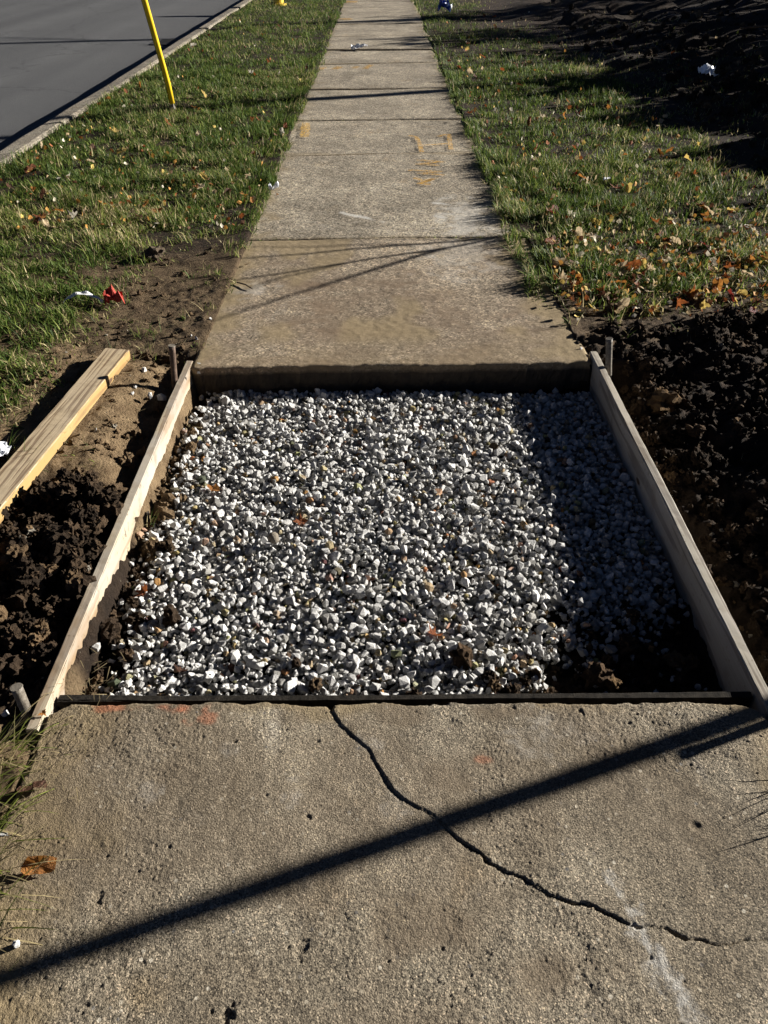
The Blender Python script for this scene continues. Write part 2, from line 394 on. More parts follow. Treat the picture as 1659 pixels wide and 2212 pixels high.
def sub(x, y, mask, fn):
    """evaluate a costly function only where mask is set"""
    o = np.zeros(np.shape(x)); m = np.asarray(mask)
    if m.any(): o[m] = fn(x[m], y[m])
    return o
def crumb_relief(x, y):
    wx, wy = x + 0.02 * fbm(x * 14, y * 14, 3, 38), y + 0.02 * fbm(x * 14, y * 14, 3, 39)
    rid = 1 - np.abs(fbm(wx * 15, wy * 15, 4, 55, 0.6))
    big = lumps(wx * 8, wy * 8, 40)
    return (0.010 * big * (0.6 + 0.6 * vn(wx * 22, wy * 22, 41)) + 0.026 * fbm(x * 6, y * 6, 5, 50, 0.58) + 0.014 * (rid - 0.6)
            + 0.006 * lumps(wx * 40, wy * 40, 44) * ss(-0.2, 0.5, vn(x * 7, y * 7, 46)) + 0.006 * vn(x * 62, y * 62, 52))
def H(x, y):
    """height of the bare ground"""
    shp = np.shape(x)
    x = np.atleast_1d(np.asarray(x, float)); y = np.atleast_1d(np.asarray(y, float))
    z = 0.010 * fbm(x * 1.3, y * 1.3, 3, 3) + sub(x, y, (y < 14) & (np.abs(x) < 4), lambda a, b: 0.004 * fbm(a * 14, b * 14, 4, 4))
    near = (y > 0.7) & (y < 3.4) & (np.abs(x) < 2.6)
    # --- left of the forms
    def left(x, y):
        zz = 0.0
        u = (XL - FT) - x + 0.03 * fbm(x * 6, y * 6, 3, 21)
        dl = ss(0.90, 1.02, y + 0.04 * vn(x * 7, y * 7, 5)) * (1 - ss(2.62, 2.78, y + 0.05 * vn(x * 8, y * 8, 6)))
        top = 0.018 - 0.035 * (1 - ss(1.75, 2.05, y))
        width = 0.09 + 0.13 * ss(1.8, 2.1, y)
        zb = -0.055 + (top + 0.055) * ss(0.0, width, u)
        zb = zb - top * ss(0.42, 0.8, u)
        return dl, zb
    def right(x, y):
        v = x - (XR + FT) + 0.02 * fbm(x * 7, y * 7, 3, 31)
        dr = ss(0.90, 1.02, y + 0.04 * vn(x * 7, y * 7, 8)) * (1 - ss(2.605, 2.655, y + (0.01 + 0.05 * ss(0.9, 1.1, x)) * vn(x * 9, y * 9, 9)))
        wide = 0.10 + 0.10 * ss(2.2, 2.6, y)
        hi = 1 - ss(1.9, 2.6, y)
        zc = -0.14 + (0.095 - 0.02 * hi) * ss(0.0, wide, v) + 0.045 * ss(0.10, 0.5, v) + 0.10 * hi * ss(0.30, 0.85, v)  # last term is an added rise that shades the soil by the board
        return dr, zc
    m = near & (x < 0)
    if m.any():
        d, zb = left(x[m], y[m]); z[m] = z[m] * (1 - d) + zb * d
    m = near & (x > 0)
    if m.any():
        d, zb = right(x[m], y[m]); z[m] = z[m] * (1 - d) + zb * d
    # --- dug and trampled soil is rough
    rough = sub(x, y, near, dug)
    z = z + rough * sub(x, y, rough > 0.002, crumb_relief)
    z = z + sub(x, y, near & (rough < 0.9), lambda a, b: 0.004 * fbm(a * 30, b * 30, 4, 54)) * (1 - rough)
    # --- bed under the pavement and the pit
    yf = y_far(x)
    z = z + (y > yf) * (y < 30) * (np.exp(-((x - XL) / 0.06) ** 2) + 0.35 * np.exp(-((x - XR2) / 0.09) ** 2)) * 0.011
    lo = np.where((y > yf) & (y < 14), 0.024, 0.0)
    inside = ss(XL, XL + 0.022, x - lo) * (1 - np.where(y > yf, ss(-0.022, 0.0, x + lo - np.where(y < 4.05, XR0, XR2)), ss(XR - 0.025, XR, x)))
    pit = (y > 1.03) & (y < yf - 0.01)
    bed = np.where(pit, -0.150 + sub(x, y, pit & (inside > 0), lambda a, b: 0.012 * fbm(a * 12, b * 12, 4, 60)), -0.19)
    z = z * (1 - inside) + bed * inside
    # --- rising heap of dark soil beyond the right verge
    heap = (x > 1.6) & (y > 4.0) & (x < 40) & (y < 60)
    def hp(x, y):
        m = ss(2.25, 3.3, x + 0.35 * fbm(x * 0.6, y * 0.6, 3, 70)) * ss(4.2, 6.5, y)
        wx, wy = x + 0.10 * fbm(x * 3, y * 3, 3, 68), y + 0.10 * fbm(x * 3, y * 3, 3, 69)
        return m * (0.08 + 0.20 * ss(3.0, 8.0, x) + 0.085 * fbm(x * 1.5, y * 1.5, 3, 72, 0.55) + 0.03 * lumps(wx * 3.6, wy * 3.6, 74))
    z = z + sub(x, y, heap, hp)
    # --- verge falls to the kerb, road bed below the asphalt
    z = z - 0.03 * ss(-1.9, -2.6, x) * (x < 0)
    z = np.where((x < KX1 - 0.02) & (x > -11.4), -0.30, z)
    return z.reshape(shp)
def dug(x, y):
    """1 where the soil is freshly dug"""
    x = np.asarray(x, float); y = np.asarray(y, float)
    n = 0.10 * fbm(x * 4, y * 4, 3, 90)
    a = (x < -0.5) * ss(0.98, 1.10, y + n) * (1 - ss(1.78, 1.94, y + n + 0.45 * (x + 0.95))) * (1 - ss(0.5, 0.62, -0.70 - x + n))
    b = (x > 0.5) * ss(0.95, 1.05, y + n) * (1 - ss(2.85, 3.05, y + n - 0.10 * (x - 1.0)))
    c = 0.25 * (x < -0.5) * ss(1.0, 1.1, y + n) * (1 - ss(2.7, 2.85, y + n)) * (1 - ss(0.13, 0.20, (XL - FT) - x))
    return np.clip(np.maximum(np.maximum(a, b), c), 0, 1)
def clay(x, y):
    """1 where the soil is dry tan clay"""
    x = np.asarray(x, float); y = np.asarray(y, float)
    n = 0.12 * fbm(x * 5, y * 5, 4, 95)
    a = (x < -0.5) * ss(1.74, 1.92, y + n + 0.45 * (x + 0.95)) * (1 - ss(2.55, 2.9, y + n))
    a2 = 0.45 * (x < -0.5) * ss(2.5, 2.8, y + n) * (1 - ss(3.6, 4.0, y + n))
    b = 0.75 * (x < 0) * (1 - ss(1.0, 1.12, y + n))
    c = 0.30 * (x > 0.5) * ss(2.75, 2.95, y + n) * (1 - ss(3.2, 3.5, y + n))
    return np.clip(np.maximum(np.maximum(np.maximum(a, a2), b), c), 0, 1)
def grass_d(x, y):
    """how thick the turf grows, 0 to 1"""
    x = np.asarray(x, float); y = np.asarray(y, float)
    n = fbm(x * 2.2, y * 2.2, 4, 110)
    nf = fbm(x * 9, y * 9, 3, 115)
    # left verge
    l = (x < XL + 0.05 + 0.05 * n) & (x > KX1 + 0.02)
    dl = np.maximum(ss(3.75, 4.15, y + 0.25 * n), ss(1.02, 1.30, -x + 0.07 * n + 0.10 * (y - 3.0)) * ss(2.05, 2.45, y + 0.25 * n))
    dl = np.maximum(dl, 0.30 * ss(0.05, 0.5, nf + n * 0.5) * ss(3.15, 3.4, y))
    # right verge
    r = (x > XR2 - 0.06 + 0.05 * n)
    edge = 2.35 + 0.35 * n
    dr = ss(2.98, 3.35, y + 0.16 * n - 0.05 * (x - 0.8)) * (1 - 0.86 * ss(-0.25, 0.25, x - edge))
    dr = dr * (1 - 0.40 * ss(1.25, 1.7, x) * (1 - ss(4.2, 5.2, y)))
    far = ss(12.0, 15.0, y) * ss(1.4, 1.9, x - 0.5 * n)
    dr = dr * (1 - 0.9 * far)
    return np.clip(np.where(l, dl, np.where(r, dr, 0.0)), 0, 1)

# ------------------------------------------------------------------ ground: one sheet out to the horizon, fine near the pit
def axis(lo, hi, step, out_lo, out_hi, g=1.09):
    a = list(np.arange(lo, hi, step))
    s = step
    while a[-1] < out_hi: s *= g; a.append(a[-1] + s)
    b = []; s = step; p = lo
    while p > out_lo: s *= g; p -= s; b.append(p)
    return np.array(b[::-1] + a)
gx = axis(-1.42, 1.80, 0.0080, -260, 260, 1.06)
gx = np.sort(np.concatenate([gx, [KX1 - 0.021, KX1 - 0.019, -11.401, -11.399]]))
gy = axis(0.92, 3.25, 0.0080, -60, 420, 1.03)
GX, GY = np.meshgrid(gx, gy)
fx, fy = GX.ravel(), GY.ravel()
gz = H(fx, fy)
ground = np_obj('ground', np.stack([fx, fy, gz], 1), None, grid_faces(len(gx), len(gy)), mat=SOIL, smooth=True)
at = ground.data.attributes.new('clay', 'FLOAT', 'POINT'); at.data.foreach_set('value', clay(fx, fy).astype(np.float32))
tag(ground, kind='structure')

# ------------------------------------------------------------------ road and kerb
ry = np.concatenate([np.arange(-10, 40, 0.5), np.geomspace(40, 400, 30)])
rx = np.linspace(-11.3, KX0 + 0.01, 36)
RX, RY = np.meshgrid(rx, ry)
RZ = -0.135 + 0.05 * np.sin(np.clip((RX + 11.3) / 8.5, 0, 1) * math.pi)
road = np_obj('road', np.stack([RX.ravel(), RY.ravel(), RZ.ravel()], 1), None, grid_faces(len(rx), len(ry)), mat=ASPH, smooth=True)
tag(road, kind='structure')
prof = [(KX0, -0.32), (KX0 - 0.004, -0.05), (KX0 + 0.012, -0.018), (KX0 + 0.04, -0.008), (KX1 - 0.02, -0.004), (KX1, -0.012), (KX1, -0.32)]
ky = np.concatenate([np.arange(-8, 32, 0.12), np.geomspace(32, 400, 24)])
kv = []
for y in ky:
    for x, z in prof:
        kv.append((x + 0.006 * float(vn(y * 1.2, 3.0, 5)), y, z + 0.004 * float(vn(y * 1.7, x * 9, 6))))
kerb = np_obj('kerb', kv, None, grid_faces(len(prof), len(ky)), mat=KERB, smooth=False)
tag(kerb, kind='structure')

# ------------------------------------------------------------------ pavement: slabs with open joints
pavement = tag(empty('sidewalk', (0, 3, 0)), kind='structure')
pavement_inv = Matrix.Translation((0, -3, 0))
def slab_mesh(xs, vs, edge, relief, depth, mat, attrs=None, rows=7):
    """heightfield top with rough sides; edge(x, v) -> y, relief(x, y) -> z"""
    nx, ny = len(xs), len(vs)
    X, Vv = np.meshgrid(xs, vs)
    Xf, Vf = X.ravel(), Vv.ravel()
    Y = edge(Xf, Vf)
    Z = relief(Xf, Y)
    # broken, rounded arris
    dx = np.minimum(Xf - xs[0], xs[-1] - Xf); dy = np.minimum(Y - edge(Xf, np.full_like(Xf, vs[0])), edge(Xf, np.full_like(Xf, vs[-1])) - Y)
    d = np.minimum(dx, dy)
    chip = 0.004 + 0.008 * np.clip(fbm(Xf * 22, Y * 22, 3, 7), 0, 1)
    Z = Z - 0.005 * np.clip(1 - d / chip, 0, 1) ** 2 - 0.006 * np.clip(1 - d / 0.012, 0, 1) * ss(0.35, 0.8, fbm(Xf * 18, Y * 18, 4, 8))
    V = [np.stack([Xf, Y, Z], 1)]
    ring = np.concatenate([np.arange(nx), np.arange(1, ny) * nx + nx - 1, (ny - 1) * nx + np.arange(nx - 2, -1, -1), np.arange(ny - 2, 0, -1) * nx])
    F = [grid_faces(nx, ny)]
    base = V[0][ring]; prev = ring; off = nx * ny
    cx, cy = (xs[0] + xs[-1]) / 2, Y.mean()
    sx = np.where(np.isin(ring % nx, [0]), -1, np.where(ring % nx == nx - 1, 1, 0))
    sy = np.where(ring < nx, -1, np.where(ring >= (ny - 1) * nx, 1, 0))
    for k in range(1, rows + 1):
        t = k / rows
        a = (ring * 1.0)
        s_al = base[:, 0] * 1.0 + base[:, 1] * 0.7
        o = 0.006 * t + 0.009 * fbm(s_al * 26, np.full_like(a, t * 3.0), 4, 33) + 0.006 * lumps(s_al * 30, np.full_like(a, t * 3.4), 35)
        o = -np.abs(o) * 0.5 + 0.002
        p = base.copy(); p[:, 2] = base[:, 2] * (1 - t) - depth * t
        p[:, 0] += sx * o; p[:, 1] += sy * o
        cur = off + np.arange(len(ring)); off += len(ring)
        V.append(p)
        F.append(np.stack([np.roll(prev, -1), prev, cur, np.roll(cur, -1)], 1))
        prev = cur
    attrs = dict(attrs or {}); attrs['soil_shade'] = lambda x, y, z: ss(-0.012, -0.03, z)  # slab sides: caked soil, blackened further as painted shade
    me = np_mesh('slab', np.concatenate(V), None, np.concatenate(F), mat=mat, smooth=True)
    nt = (nx - 1) * (ny - 1)
    fl = np.ones(len(me.polygons), bool); fl[nt:] = False
    me.polygons.foreach_set('use_smooth', fl)
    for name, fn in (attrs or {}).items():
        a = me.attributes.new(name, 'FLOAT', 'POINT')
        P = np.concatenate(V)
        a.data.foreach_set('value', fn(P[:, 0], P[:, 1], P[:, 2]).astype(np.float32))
    o = link(bpy.data.objects.new('slab', me), pavement)
    o.matrix_parent_inverse = pavement_inv
    return o

# the cracked slab at the camera: the crack line was measured off the photograph
crack_px = [(712, 1516), (718, 1536), (735, 1565), (768, 1594), (797, 1618), (812, 1648), (832, 1680), (848, 1706), (868, 1724), (892, 1737), (925, 1757),
            (958, 1784), (985, 1808), (1008, 1824), (1042, 1846), (1062, 1868), (1092, 1882), (1130, 1893), (1155, 1912), (1190, 1934), (1240, 1950),
            (1290, 1964), (1330, 1982), (1368, 2000), (1415, 2005), (1455, 2012), (1482, 2024), (1520, 2031), (1556, 2041), (1584, 2034), (1625, 2028), (1672, 2026)]
CR = np.array([gp(*p)[:2] for p in crack_px])
def crack_dist(x, y):
    best = np.full(x.shape, 9.0); along = np.zeros(x.shape)
    jx = 0.004 * vn(x * 70, y * 70, 201) + 0.002 * vn(x * 190, y * 190, 203); jy = 0.004 * vn(x * 70, y * 70, 202)
    x = x + jx; y = y + jy
    for i in range(len(CR) - 1):
        a, b = CR[i], CR[i + 1]; ab = b - a; L2 = ab @ ab
        t = np.clip(((x - a[0]) * ab[0] + (y - a[1]) * ab[1]) / L2, 0, 1)
        d = np.hypot(x - a[0] - t * ab[0], y - a[1] - t * ab[1])
        m = d < best
        best = np.where(m, d, best); along = np.where(m, (i + t) / (len(CR) - 1), along)
    return best, along
def side_of_crack(x, y):     # the piece to the right of the crack stands a little higher
    return ss(0.0, 0.004, (x - np.interp(y, CR[::-1, 1], CR[::-1, 0]))) * ss(CR[-1, 1] - 0.02, CR[-1, 1] + 0.06, y)
_pr = random.Random(77)
pits = [(np.array([_pr.uniform(XL + 0.05, XR - 0.05), _pr.uniform(0.42, 1.04)]), _pr.uniform(0.002, 0.0055), _pr.uniform(0.002, 0.006)) for _ in range(60)]
pits += [(gp(*p)[:2], r, dpt) for p, r, dpt in [((685, 1600), 0.012, 0.006), ((665, 1764), 0.008, 0.006), ((487, 2192), 0.018, 0.010), ((742, 1625), .005, .004),
        ((645, 2055), 0.016, 0.007), ((735, 1510), 0.02, 0.009), ((1500, 1780), 0.014, 0.006), ((1360, 1560), .006, .004), ((1105, 1525), .02, .006), ((210, 1945), 0.016, 0.006),
        ((1115, 1625), .012, .003), ((1480, 2120), .006, .005), ((1370, 1995), .004, .004), ((1050, 2060), .010, .003), ((1255, 1535), .012, .006), ((560, 1720), .005, .004)]]
def relief_near(x, y):
    z = 0.004 * fbm(x * 2.2, y * 2.2, 3, 301) + 0.0011 * fbm(x * 28, y * 28, 3, 303)
    z = z + (0.35 + 0.65 * ss(-0.3, 0.5, fbm(x * 4, y * 4, 3, 309))) * (0.0003 * vn(x * 170, y * 170, 305) + 0.0010 * vn(x * 370, y * 370, 307) + 0.0005 * (lumps(x * 190, y * 190, 311) - 0.5))
    d, t = crack_dist(x, y)
    w = 0.0014 + 0.0022 * np.clip(0.25 + fbm(t * 22, t * 0 + 2.0, 4, 321), 0, 1.3)
    w = w * (0.30 + 0.55 * ss(0.3, 0.5, t)) + 0.010 * np.clip(1 - t / 0.035, 0, 1)
    w = w * (1 - 0.62 * ss(0.93, 0.95, t)) * (0.62 + 0.2 * ss(0.3, 0.5, t))
    z = z - np.clip(4.5 * w, 0.0008, 0.014) * np.clip(1 - d / (w + 0.0006), 0, 1) ** 0.7 - 0.0010 * np.clip(1 - d / 0.012, 0, 1) ** 2
    z = z + 0.003 * side_of_crack(x, y) * np.clip(1 - d / 0.2, 0, 1)
    for c, r, dp in pits:
        q = np.hypot(x - c[0], (y - c[1])) / (r * (1 + 0.6 * vn(x * 60, y * 60, 331)))
        z = z - 0.5 * dp * ss(1.0, 0.1, q + 0.35 * fbm(x * 130, y * 130, 3, 333))
    return z
def dirt_near(x, y, z):
    n = fbm(x * 9, y * 9, 5, 341)
    e = ss(0.20, 0.04, x - XL - 0.07 * n - 0.05 * ss(1.0, 0.55, y)) * 0.9
    f = 0.75 * ss(0.05, 0.005, y_near(x) - y - 0.02 * n) * ss(-0.3, 0.5, fbm(x * 5, y * 2, 3, 345))
    r = 0.5 * ss(0.10, 0.0, XR - x - 0.05 * n)
    deep = ss(-0.006, -0.013, z)
    return np.clip(np.maximum.reduce([e, f, r, deep]), 0, 1)
def stain_near(x, y, z):
    n = fbm(x * 9, y * 9, 5, 341)
    blot = 0.42 * ss(0.0, 0.6, fbm(x * 2.4, y * 2.4, 4, 347))
    for c_, rx_, ry_ in ((gp(655, 1548), 0.06, 0.04), (gp(1100, 1535), 0.10, 0.03), (gp(860, 1540), 0.07, 0.035), (gp(930, 1990), 0.14, 0.08), (gp(1200, 2100), 0.16, 0.07), (gp(950, 1680), 0.07, 0.05), (gp(1040, 1640), 0.035, 0.03)):
        blot = np.maximum(blot, 0.65 * ss(1.0, 0.3, np.hypot((x - c_[0]) / rx_, (y - c_[1]) / ry_) + 0.45 * n))
    return np.clip(blot, 0, 1)
def lime_near(x, y, z):
    p = [gp(1315, 1895), gp(1370, 1990), gp(1410, 2060), gp(1490, 2190)]
    o = np.zeros_like(x)
    n = fbm(x * 40, y * 40, 4, 351)
    for a, b, w in ((p[0], p[1], 0.026), (p[1], p[2], 0.018), (p[2], p[3], 0.030)):
        ab = (b - a)[:2]; t = np.clip(((x - a[0]) * ab[0] + (y - a[1]) * ab[1]) / (ab @ ab), 0, 1)
        d = np.hypot(x - a[0] - t * ab[0], y - a[1] - t * ab[1])
        o = np.maximum(o, ss(1.0, 0.3, d / w + 0.55 * n + 0.2))
    for c, r in ((gp(1160, 1580), .07), (gp(855, 1745), .03), (gp(800, 1600), .03), (gp(320, 1720), .03), (gp(500, 1620), .022), (gp(640, 1715), .03)):
        o = np.maximum(o, 0.45 * ss(1.0, 0.2, np.hypot(x - c[0], y - c[1]) / r + 0.6 * n))
    return o * 0.55 * (0.35 + 0.65 * ss(-0.3, 0.3, fbm(x * 90, y * 90, 3, 355)))
def rust_near(x, y, z):
    n = fbm(x * 25, y * 25, 4, 361)
    o = np.zeros_like(x)
    for c, r, k in ((gp(395, 1538), 0.06, 0.6), (gp(350, 1530), .05, .45), (gp(235, 1528), .03, .5), (gp(445, 1552), .03, .4), (gp(1040, 1640), .02, .3)):
        o = np.maximum(o, k * ss(1.0, 0.2, np.hypot(x - c[0], (y - c[1]) * 1.8) / r + 0.6 * n))
    return o
xs = np.arange(XL + 0.004, XR - 0.002, 0.0022)
vs = np.concatenate([np.arange(-0.45, 0.38, 0.03), np.arange(0.40, 1.0575, 0.0021)]); vs = vs / vs[-1]
def edge_near(x, v):
    ye = y_near(x) + 0.006 * fbm(x * 14, x * 0 + 1.5, 4, 371) - 0.004
    ye = ye - 0.030 * ss(XL + 0.05, XL, x) - 0.025 * ss(XR - 0.05, XR, x)
    return 1.058 * v + (ye - 1.058) * np.clip((v - 0.55) / 0.45, 0, 1)
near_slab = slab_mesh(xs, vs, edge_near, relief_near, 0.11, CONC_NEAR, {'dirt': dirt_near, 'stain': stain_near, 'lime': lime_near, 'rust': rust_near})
near_slab['label'] = 'worn concrete slab with a long crack running across it'

# slabs beyond the pit; joint lines measured off the photograph (left end, right end)
joints = [((560, 516), (1080, 509)), ((610, 340), (1020, 327)), ((650, 261), (985, 257)), ((665, 193), (965, 189)), ((700, 140), (945, 134)),
          ((710, 108), (925, 106)), ((725, 78), (915, 75)), ((735, 53), (905, 50)), ((740, 36), (900, 33))]
def line_y(a, b):
    p, q = gp(*a), gp(*b); k = (q[1] - p[1]) / (q[0] - p[0])
    return lambda x, p=p, k=k: p[1] + k * (x - p[0])
jl = [lambda x: y_far(x)] + [line_y(*j) for j in joints]
last = jl[-1](0.0)
for k in range(1, 12):
    jl.append(lambda x, k=k: last + 1.5 * k)
slabs = []
for i in range(len(jl) - 1):
    y0, y1 = float(jl[i](0)), float(jl[i + 1](0))
    rs = 0.008 if i == 0 else (0.014 if i < 3 else 0.04)
    xr_ = XR0 if i == 0 else XR2
    xs = np.linspace(XL + 0.003, xr_, max(8, int(1.44 / rs)))
    vs = np.linspace(0, 1, max(6, int((y1 - y0) / rs)))
    tilt = random.uniform(-0.006, 0.006); lift = random.uniform(-0.004, 0.004)
    if i == 0: tilt, lift = -0.004, 0.0
    def edge_f(x, v, i=i):
        a = jl[i](x) + (0.004 if i else 0.0); b = jl[i + 1](x) - 0.005
        if i == 0: a = a + 0.005 * fbm(x * 16, x * 0 + 4.0, 4, 401)
        return a + (b - a) * v
    def relief_f(x, y, i=i, y0=y0, y1=y1, tilt=tilt, lift=lift):
        return lift + tilt * ((y - y0) / (y1 - y0) - 0.5) * 2 + 0.003 * fbm(x * 2, y * 2, 3, 411 + i) + 0.0010 * fbm(x * 40, y * 40, 3, 431)
    def dirt_f(x, y, z, i=i, y0=y0, y1=y1):
        n = fbm(x * 7, y * 7, 5, 451)
        e = ss(0.16 if i == 0 else 0.10, 0.0, x - XL - 0.08 * n) * (0.95 if i == 0 else 0.55)
        r = ss(0.24 if i == 0 else 0.10, 0.05 if i == 0 else 0.0, (XR0 if i == 0 else XR2) - x - 0.09 * n) * (0.9 if i == 0 else 0.55)
        j = ss(0.04, 0.0, y - y0 - 0.02 * n) * 0.35 * (i > 0) + ss(0.04, 0.0, y1 - y - 0.02 * n) * 0.45
        o = np.maximum(np.maximum(e, r), j)
        if i == 0:
            o = np.maximum(o, 0.35 * ss(0.3, 0.0, y - y0 - 0.10 * n))
            o = np.maximum(o, 0.8 * ss(0.15, 0.6, fbm(x * 2.6 + 3, y * 1.8, 4, 455)) * ss(0.1, 0.3, y - y0))
        return np.clip(o, 0, 1)
    def lime_f(x, y, z, i=i):
        n = fbm(x * 20, y * 20, 4, 461)
        if i == 1:
            c = gp(1010, 470); o = 0.40 * ss(1.0, 0.1, np.hypot(x - c[0], (y - c[1]) * 0.5) / 0.24 + 0.5 * n)
            for a, b in ((gp(740, 458), gp(830, 478)), (gp(940, 438), gp(985, 443)), (gp(940, 465), gp(990, 470))):
                ab = (b - a)[:2]; t = np.clip(((x - a[0]) * ab[0] + (y - a[1]) * ab[1]) / (ab @ ab), 0, 1)
                d = np.hypot(x - a[0] - t * ab[0], y - a[1] - t * ab[1])
                o = np.maximum(o, 0.7 * ss(1.0, 0.3, d / 0.018 + 0.7 * n))
            return o
        if i == 0:
            c = gp(1000, 545); o = 0.2 * ss(1.0, 0.1, np.hypot(x - c[0], (y - c[1]) * 0.7) / 0.28 + 0.5 * n)
            c = gp(540, 625); return np.maximum(o, 0.25 * ss(1.0, 0.1, np.hypot(x - c[0], y - c[1]) / 0.12 + 0.6 * n))
        return np.zeros_like(x)
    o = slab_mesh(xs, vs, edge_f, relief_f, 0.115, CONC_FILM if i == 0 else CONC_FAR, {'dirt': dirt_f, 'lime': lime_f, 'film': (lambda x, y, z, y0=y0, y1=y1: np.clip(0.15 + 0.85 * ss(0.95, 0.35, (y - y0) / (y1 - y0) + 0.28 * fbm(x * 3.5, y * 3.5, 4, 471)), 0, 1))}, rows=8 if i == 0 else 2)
    if i == 0: o['label'] = 'dusty brown concrete slab ending at the gravel pit'
    slabs.append(o)
def slab_at(y):
    for i, s in enumerate(slabs):
        if y < jl[i + 1](0): return s
    return slabs[-1]

# sprayed utility marks on the old slabs: strokes measured off the photograph
def stroke(pts_px, width, mat):
    P = [gp(x, y) for x, y in pts_px]
    ymid = sum(p[1] for p in P) / len(P)
    bm = bmesh.new(); L = []; Rr = []
    # resample
    Q = []
    for a, b in zip(P[:-1], P[1:]):
        n = max(2, int(np.linalg.norm(b - a) / 0.03))
        for k in range(n): Q.append(a + (b - a) * k / n)
    Q.append(P[-1])
    for i, p in enumerate(Q):
        t = Q[min(i + 1, len(Q) - 1)] - Q[max(i - 1, 0)]; t = t / (np.linalg.norm(t) + 1e-9)
        nrm = np.array([-t[1], t[0], 0]); w = width * 0.5 * random.uniform(0.8, 1.2)
        L.append(bm.verts.new((p + nrm * w + np.array([0, 0, 0.011])))); Rr.append(bm.verts.new((p - nrm * w + np.array([0, 0, 0.011]))))
    for i in range(len(Q) - 1): bm.faces.new((Rr[i], Rr[i + 1], L[i + 1], L[i]))
    s = slab_at(ymid)
    o = bm_obj('paint_mark', bm, mat, s)
for pts, w, m in [([(661, 268), (658, 299)], 0.07, PAINT_Y),
                  ([(884, 296), (899, 299), (906, 312), (911, 332)], 0.035, PAINT_O), ([(912, 317), (948, 315), (966, 313)], 0.03, PAINT_O),
                  ([(945, 298), (962, 294), (970, 294), (971, 306), (974, 326)], 0.035, PAINT_O),
                  ([(900, 349), (958, 353), (900, 358), (950, 361)], 0.03, PAINT_O), ([(882, 371), (955, 374), (905, 378), (960, 382)], 0.03, PAINT_O),
                  ([(895, 388), (915, 394), (945, 388), (905, 400), (930, 402)], 0.035, PAINT_O),
                  ([(693, 152), (699, 148)], 0.07, PAINT_O), ([(722, 152), (735, 146)], 0.08, PAINT_O), ([(764, 150), (771, 146)], 0.06, PAINT_O), ([(787, 151), (803, 142)], 0.06, PAINT_O),
                  ([(738, 43), (760, 42)], 0.22, PAINT_O), ([(748, 5), (772, 5)], 0.35, PAINT_O)]:
    stroke(pts, w, m)

# ------------------------------------------------------------------ form boards, loose plank, joint strip
def board(name, a, b, w, h, mat, label, cat, top_z0=0.0, top_z1=0.0, wob=0.0015, seed=1, roll=0.0, notch=None):
    """board of section w x h from a to b (plan points of the top centre line); local Y runs along it"""
    a, b = np.array(a[:2], float), np.array(b[:2], float)
    L = float(np.linalg.norm(b - a)); ang = math.atan2(b[1] - a[1], b[0] - a[0]) - math.pi / 2
    n = int(L / 0.02)
    sec = []
    r = 0.0028
    for sx, sz in ((-1, -1), (1, -1), (1, 0), (-1, 0)):
        cx, cz = sx * w / 2, (0 if sz == 0 else -h)
        order = [(1, 0), (0.3, 0.3), (0, 1)]
        if (sx, sz) in ((1, -1), (-1, 0)): order = order[::-1]
        for ox, oz in order:
            sec.append((cx - sx * r * (1 - ox) if True else cx, cz + (r * (1 - oz) if sz == -1 else -r * (1 - oz))))
    # subdivide the long faces for waviness
    V, F = [], []
    ns = len(sec)
    for i in range(n + 1):
        y = L * i / n
        for k, (x, z) in enumerate(sec):
            dx = wob * float(vn(y * 3, k * 0.21, seed)) + 0.0007 * float(vn(y * 40, k * 1.7, seed + 1))
            dz = wob * 0.6 * float(vn(y * 2, k * 0.3 + 9, seed + 2)) + 0.0007 * float(vn(y * 45, k * 1.3, seed + 3))
            if notch and k in notch[2] and notch[0] < y < notch[1]: dx -= 0.010; dz -= 0.004
            V.append((x + dx, y, z + dz))
    for i in range(n):
        for k in range(ns):
            F.append((i * ns + k, i * ns + (k + 1) % ns, (i + 1) * ns + (k + 1) % ns, (i + 1) * ns + k))
    me = bpy.data.meshes.new(name)
    me.from_pydata(V, [], F + [tuple(range(ns))[::-1], tuple(n * ns + k for k in range(ns))])
    me.materials.append(mat); me.update()
    bm = bmesh.new(); bm.from_mesh(me); bmesh.ops.recalc_face_normals(bm, faces=bm.faces); bm.to_mesh(me); bm.free()
    o = bpy.data.objects.new(name, me)
    o.location = (a[0], a[1], top_z0)
    o.rotation_euler = (math.atan2(top_z1 - top_z0, L), roll, ang)
    return tag(link(o), label, cat)
fl_a, fl_b = gp(84, 1578), gp(400, 784)
fl = board('form_board', (XL - FT / 2 - 0.004, fl_a[1]), (XL - FT / 2, fl_b[1] + 0.01), FT, FH, WOOD_FORM, 'sunlit pale wooden form board along the left side of the gravel', 'form board', 0.004, 0.004, seed=61)
fr = board('form_board', (XR + FT / 2 + 0.004, 0.80), (XR + FT / 2 - 0.006, gp(1290, 765)[1]), FT, FH, WOOD_GREY, 'grey wooden form board with shaded face along the right side of the gravel', 'form board', 0.004, 0.012, seed=62)
pl_a, pl_b = gp(-190, 1290, 0.05), gp(254, 758, 0.05)
plank = board('loose_plank', pl_a, pl_b, 0.092, 0.038, WOOD_PLANK, 'loose yellow pine plank lying on the dirt beside the left form board', 'plank', 0.058, 0.058, wob=0.001, seed=63, roll=R_(2))
plank.data.materials.append(WOOD_EDGE)
for f_ in plank.data.polygons:
    if abs(f_.normal.z) < 0.5: f_.material_index = 1
js = board('joint_strip', (XL + 0.004, gp(400, 1499)[1]), (XR - 0.004, gp(1400, 1497)[1] + 0.006), 0.019, 0.10, JOINT, 'thin dark joint strip between the gravel and the cracked slab', 'joint strip', -0.012, -0.014, wob=0.004, seed=64)

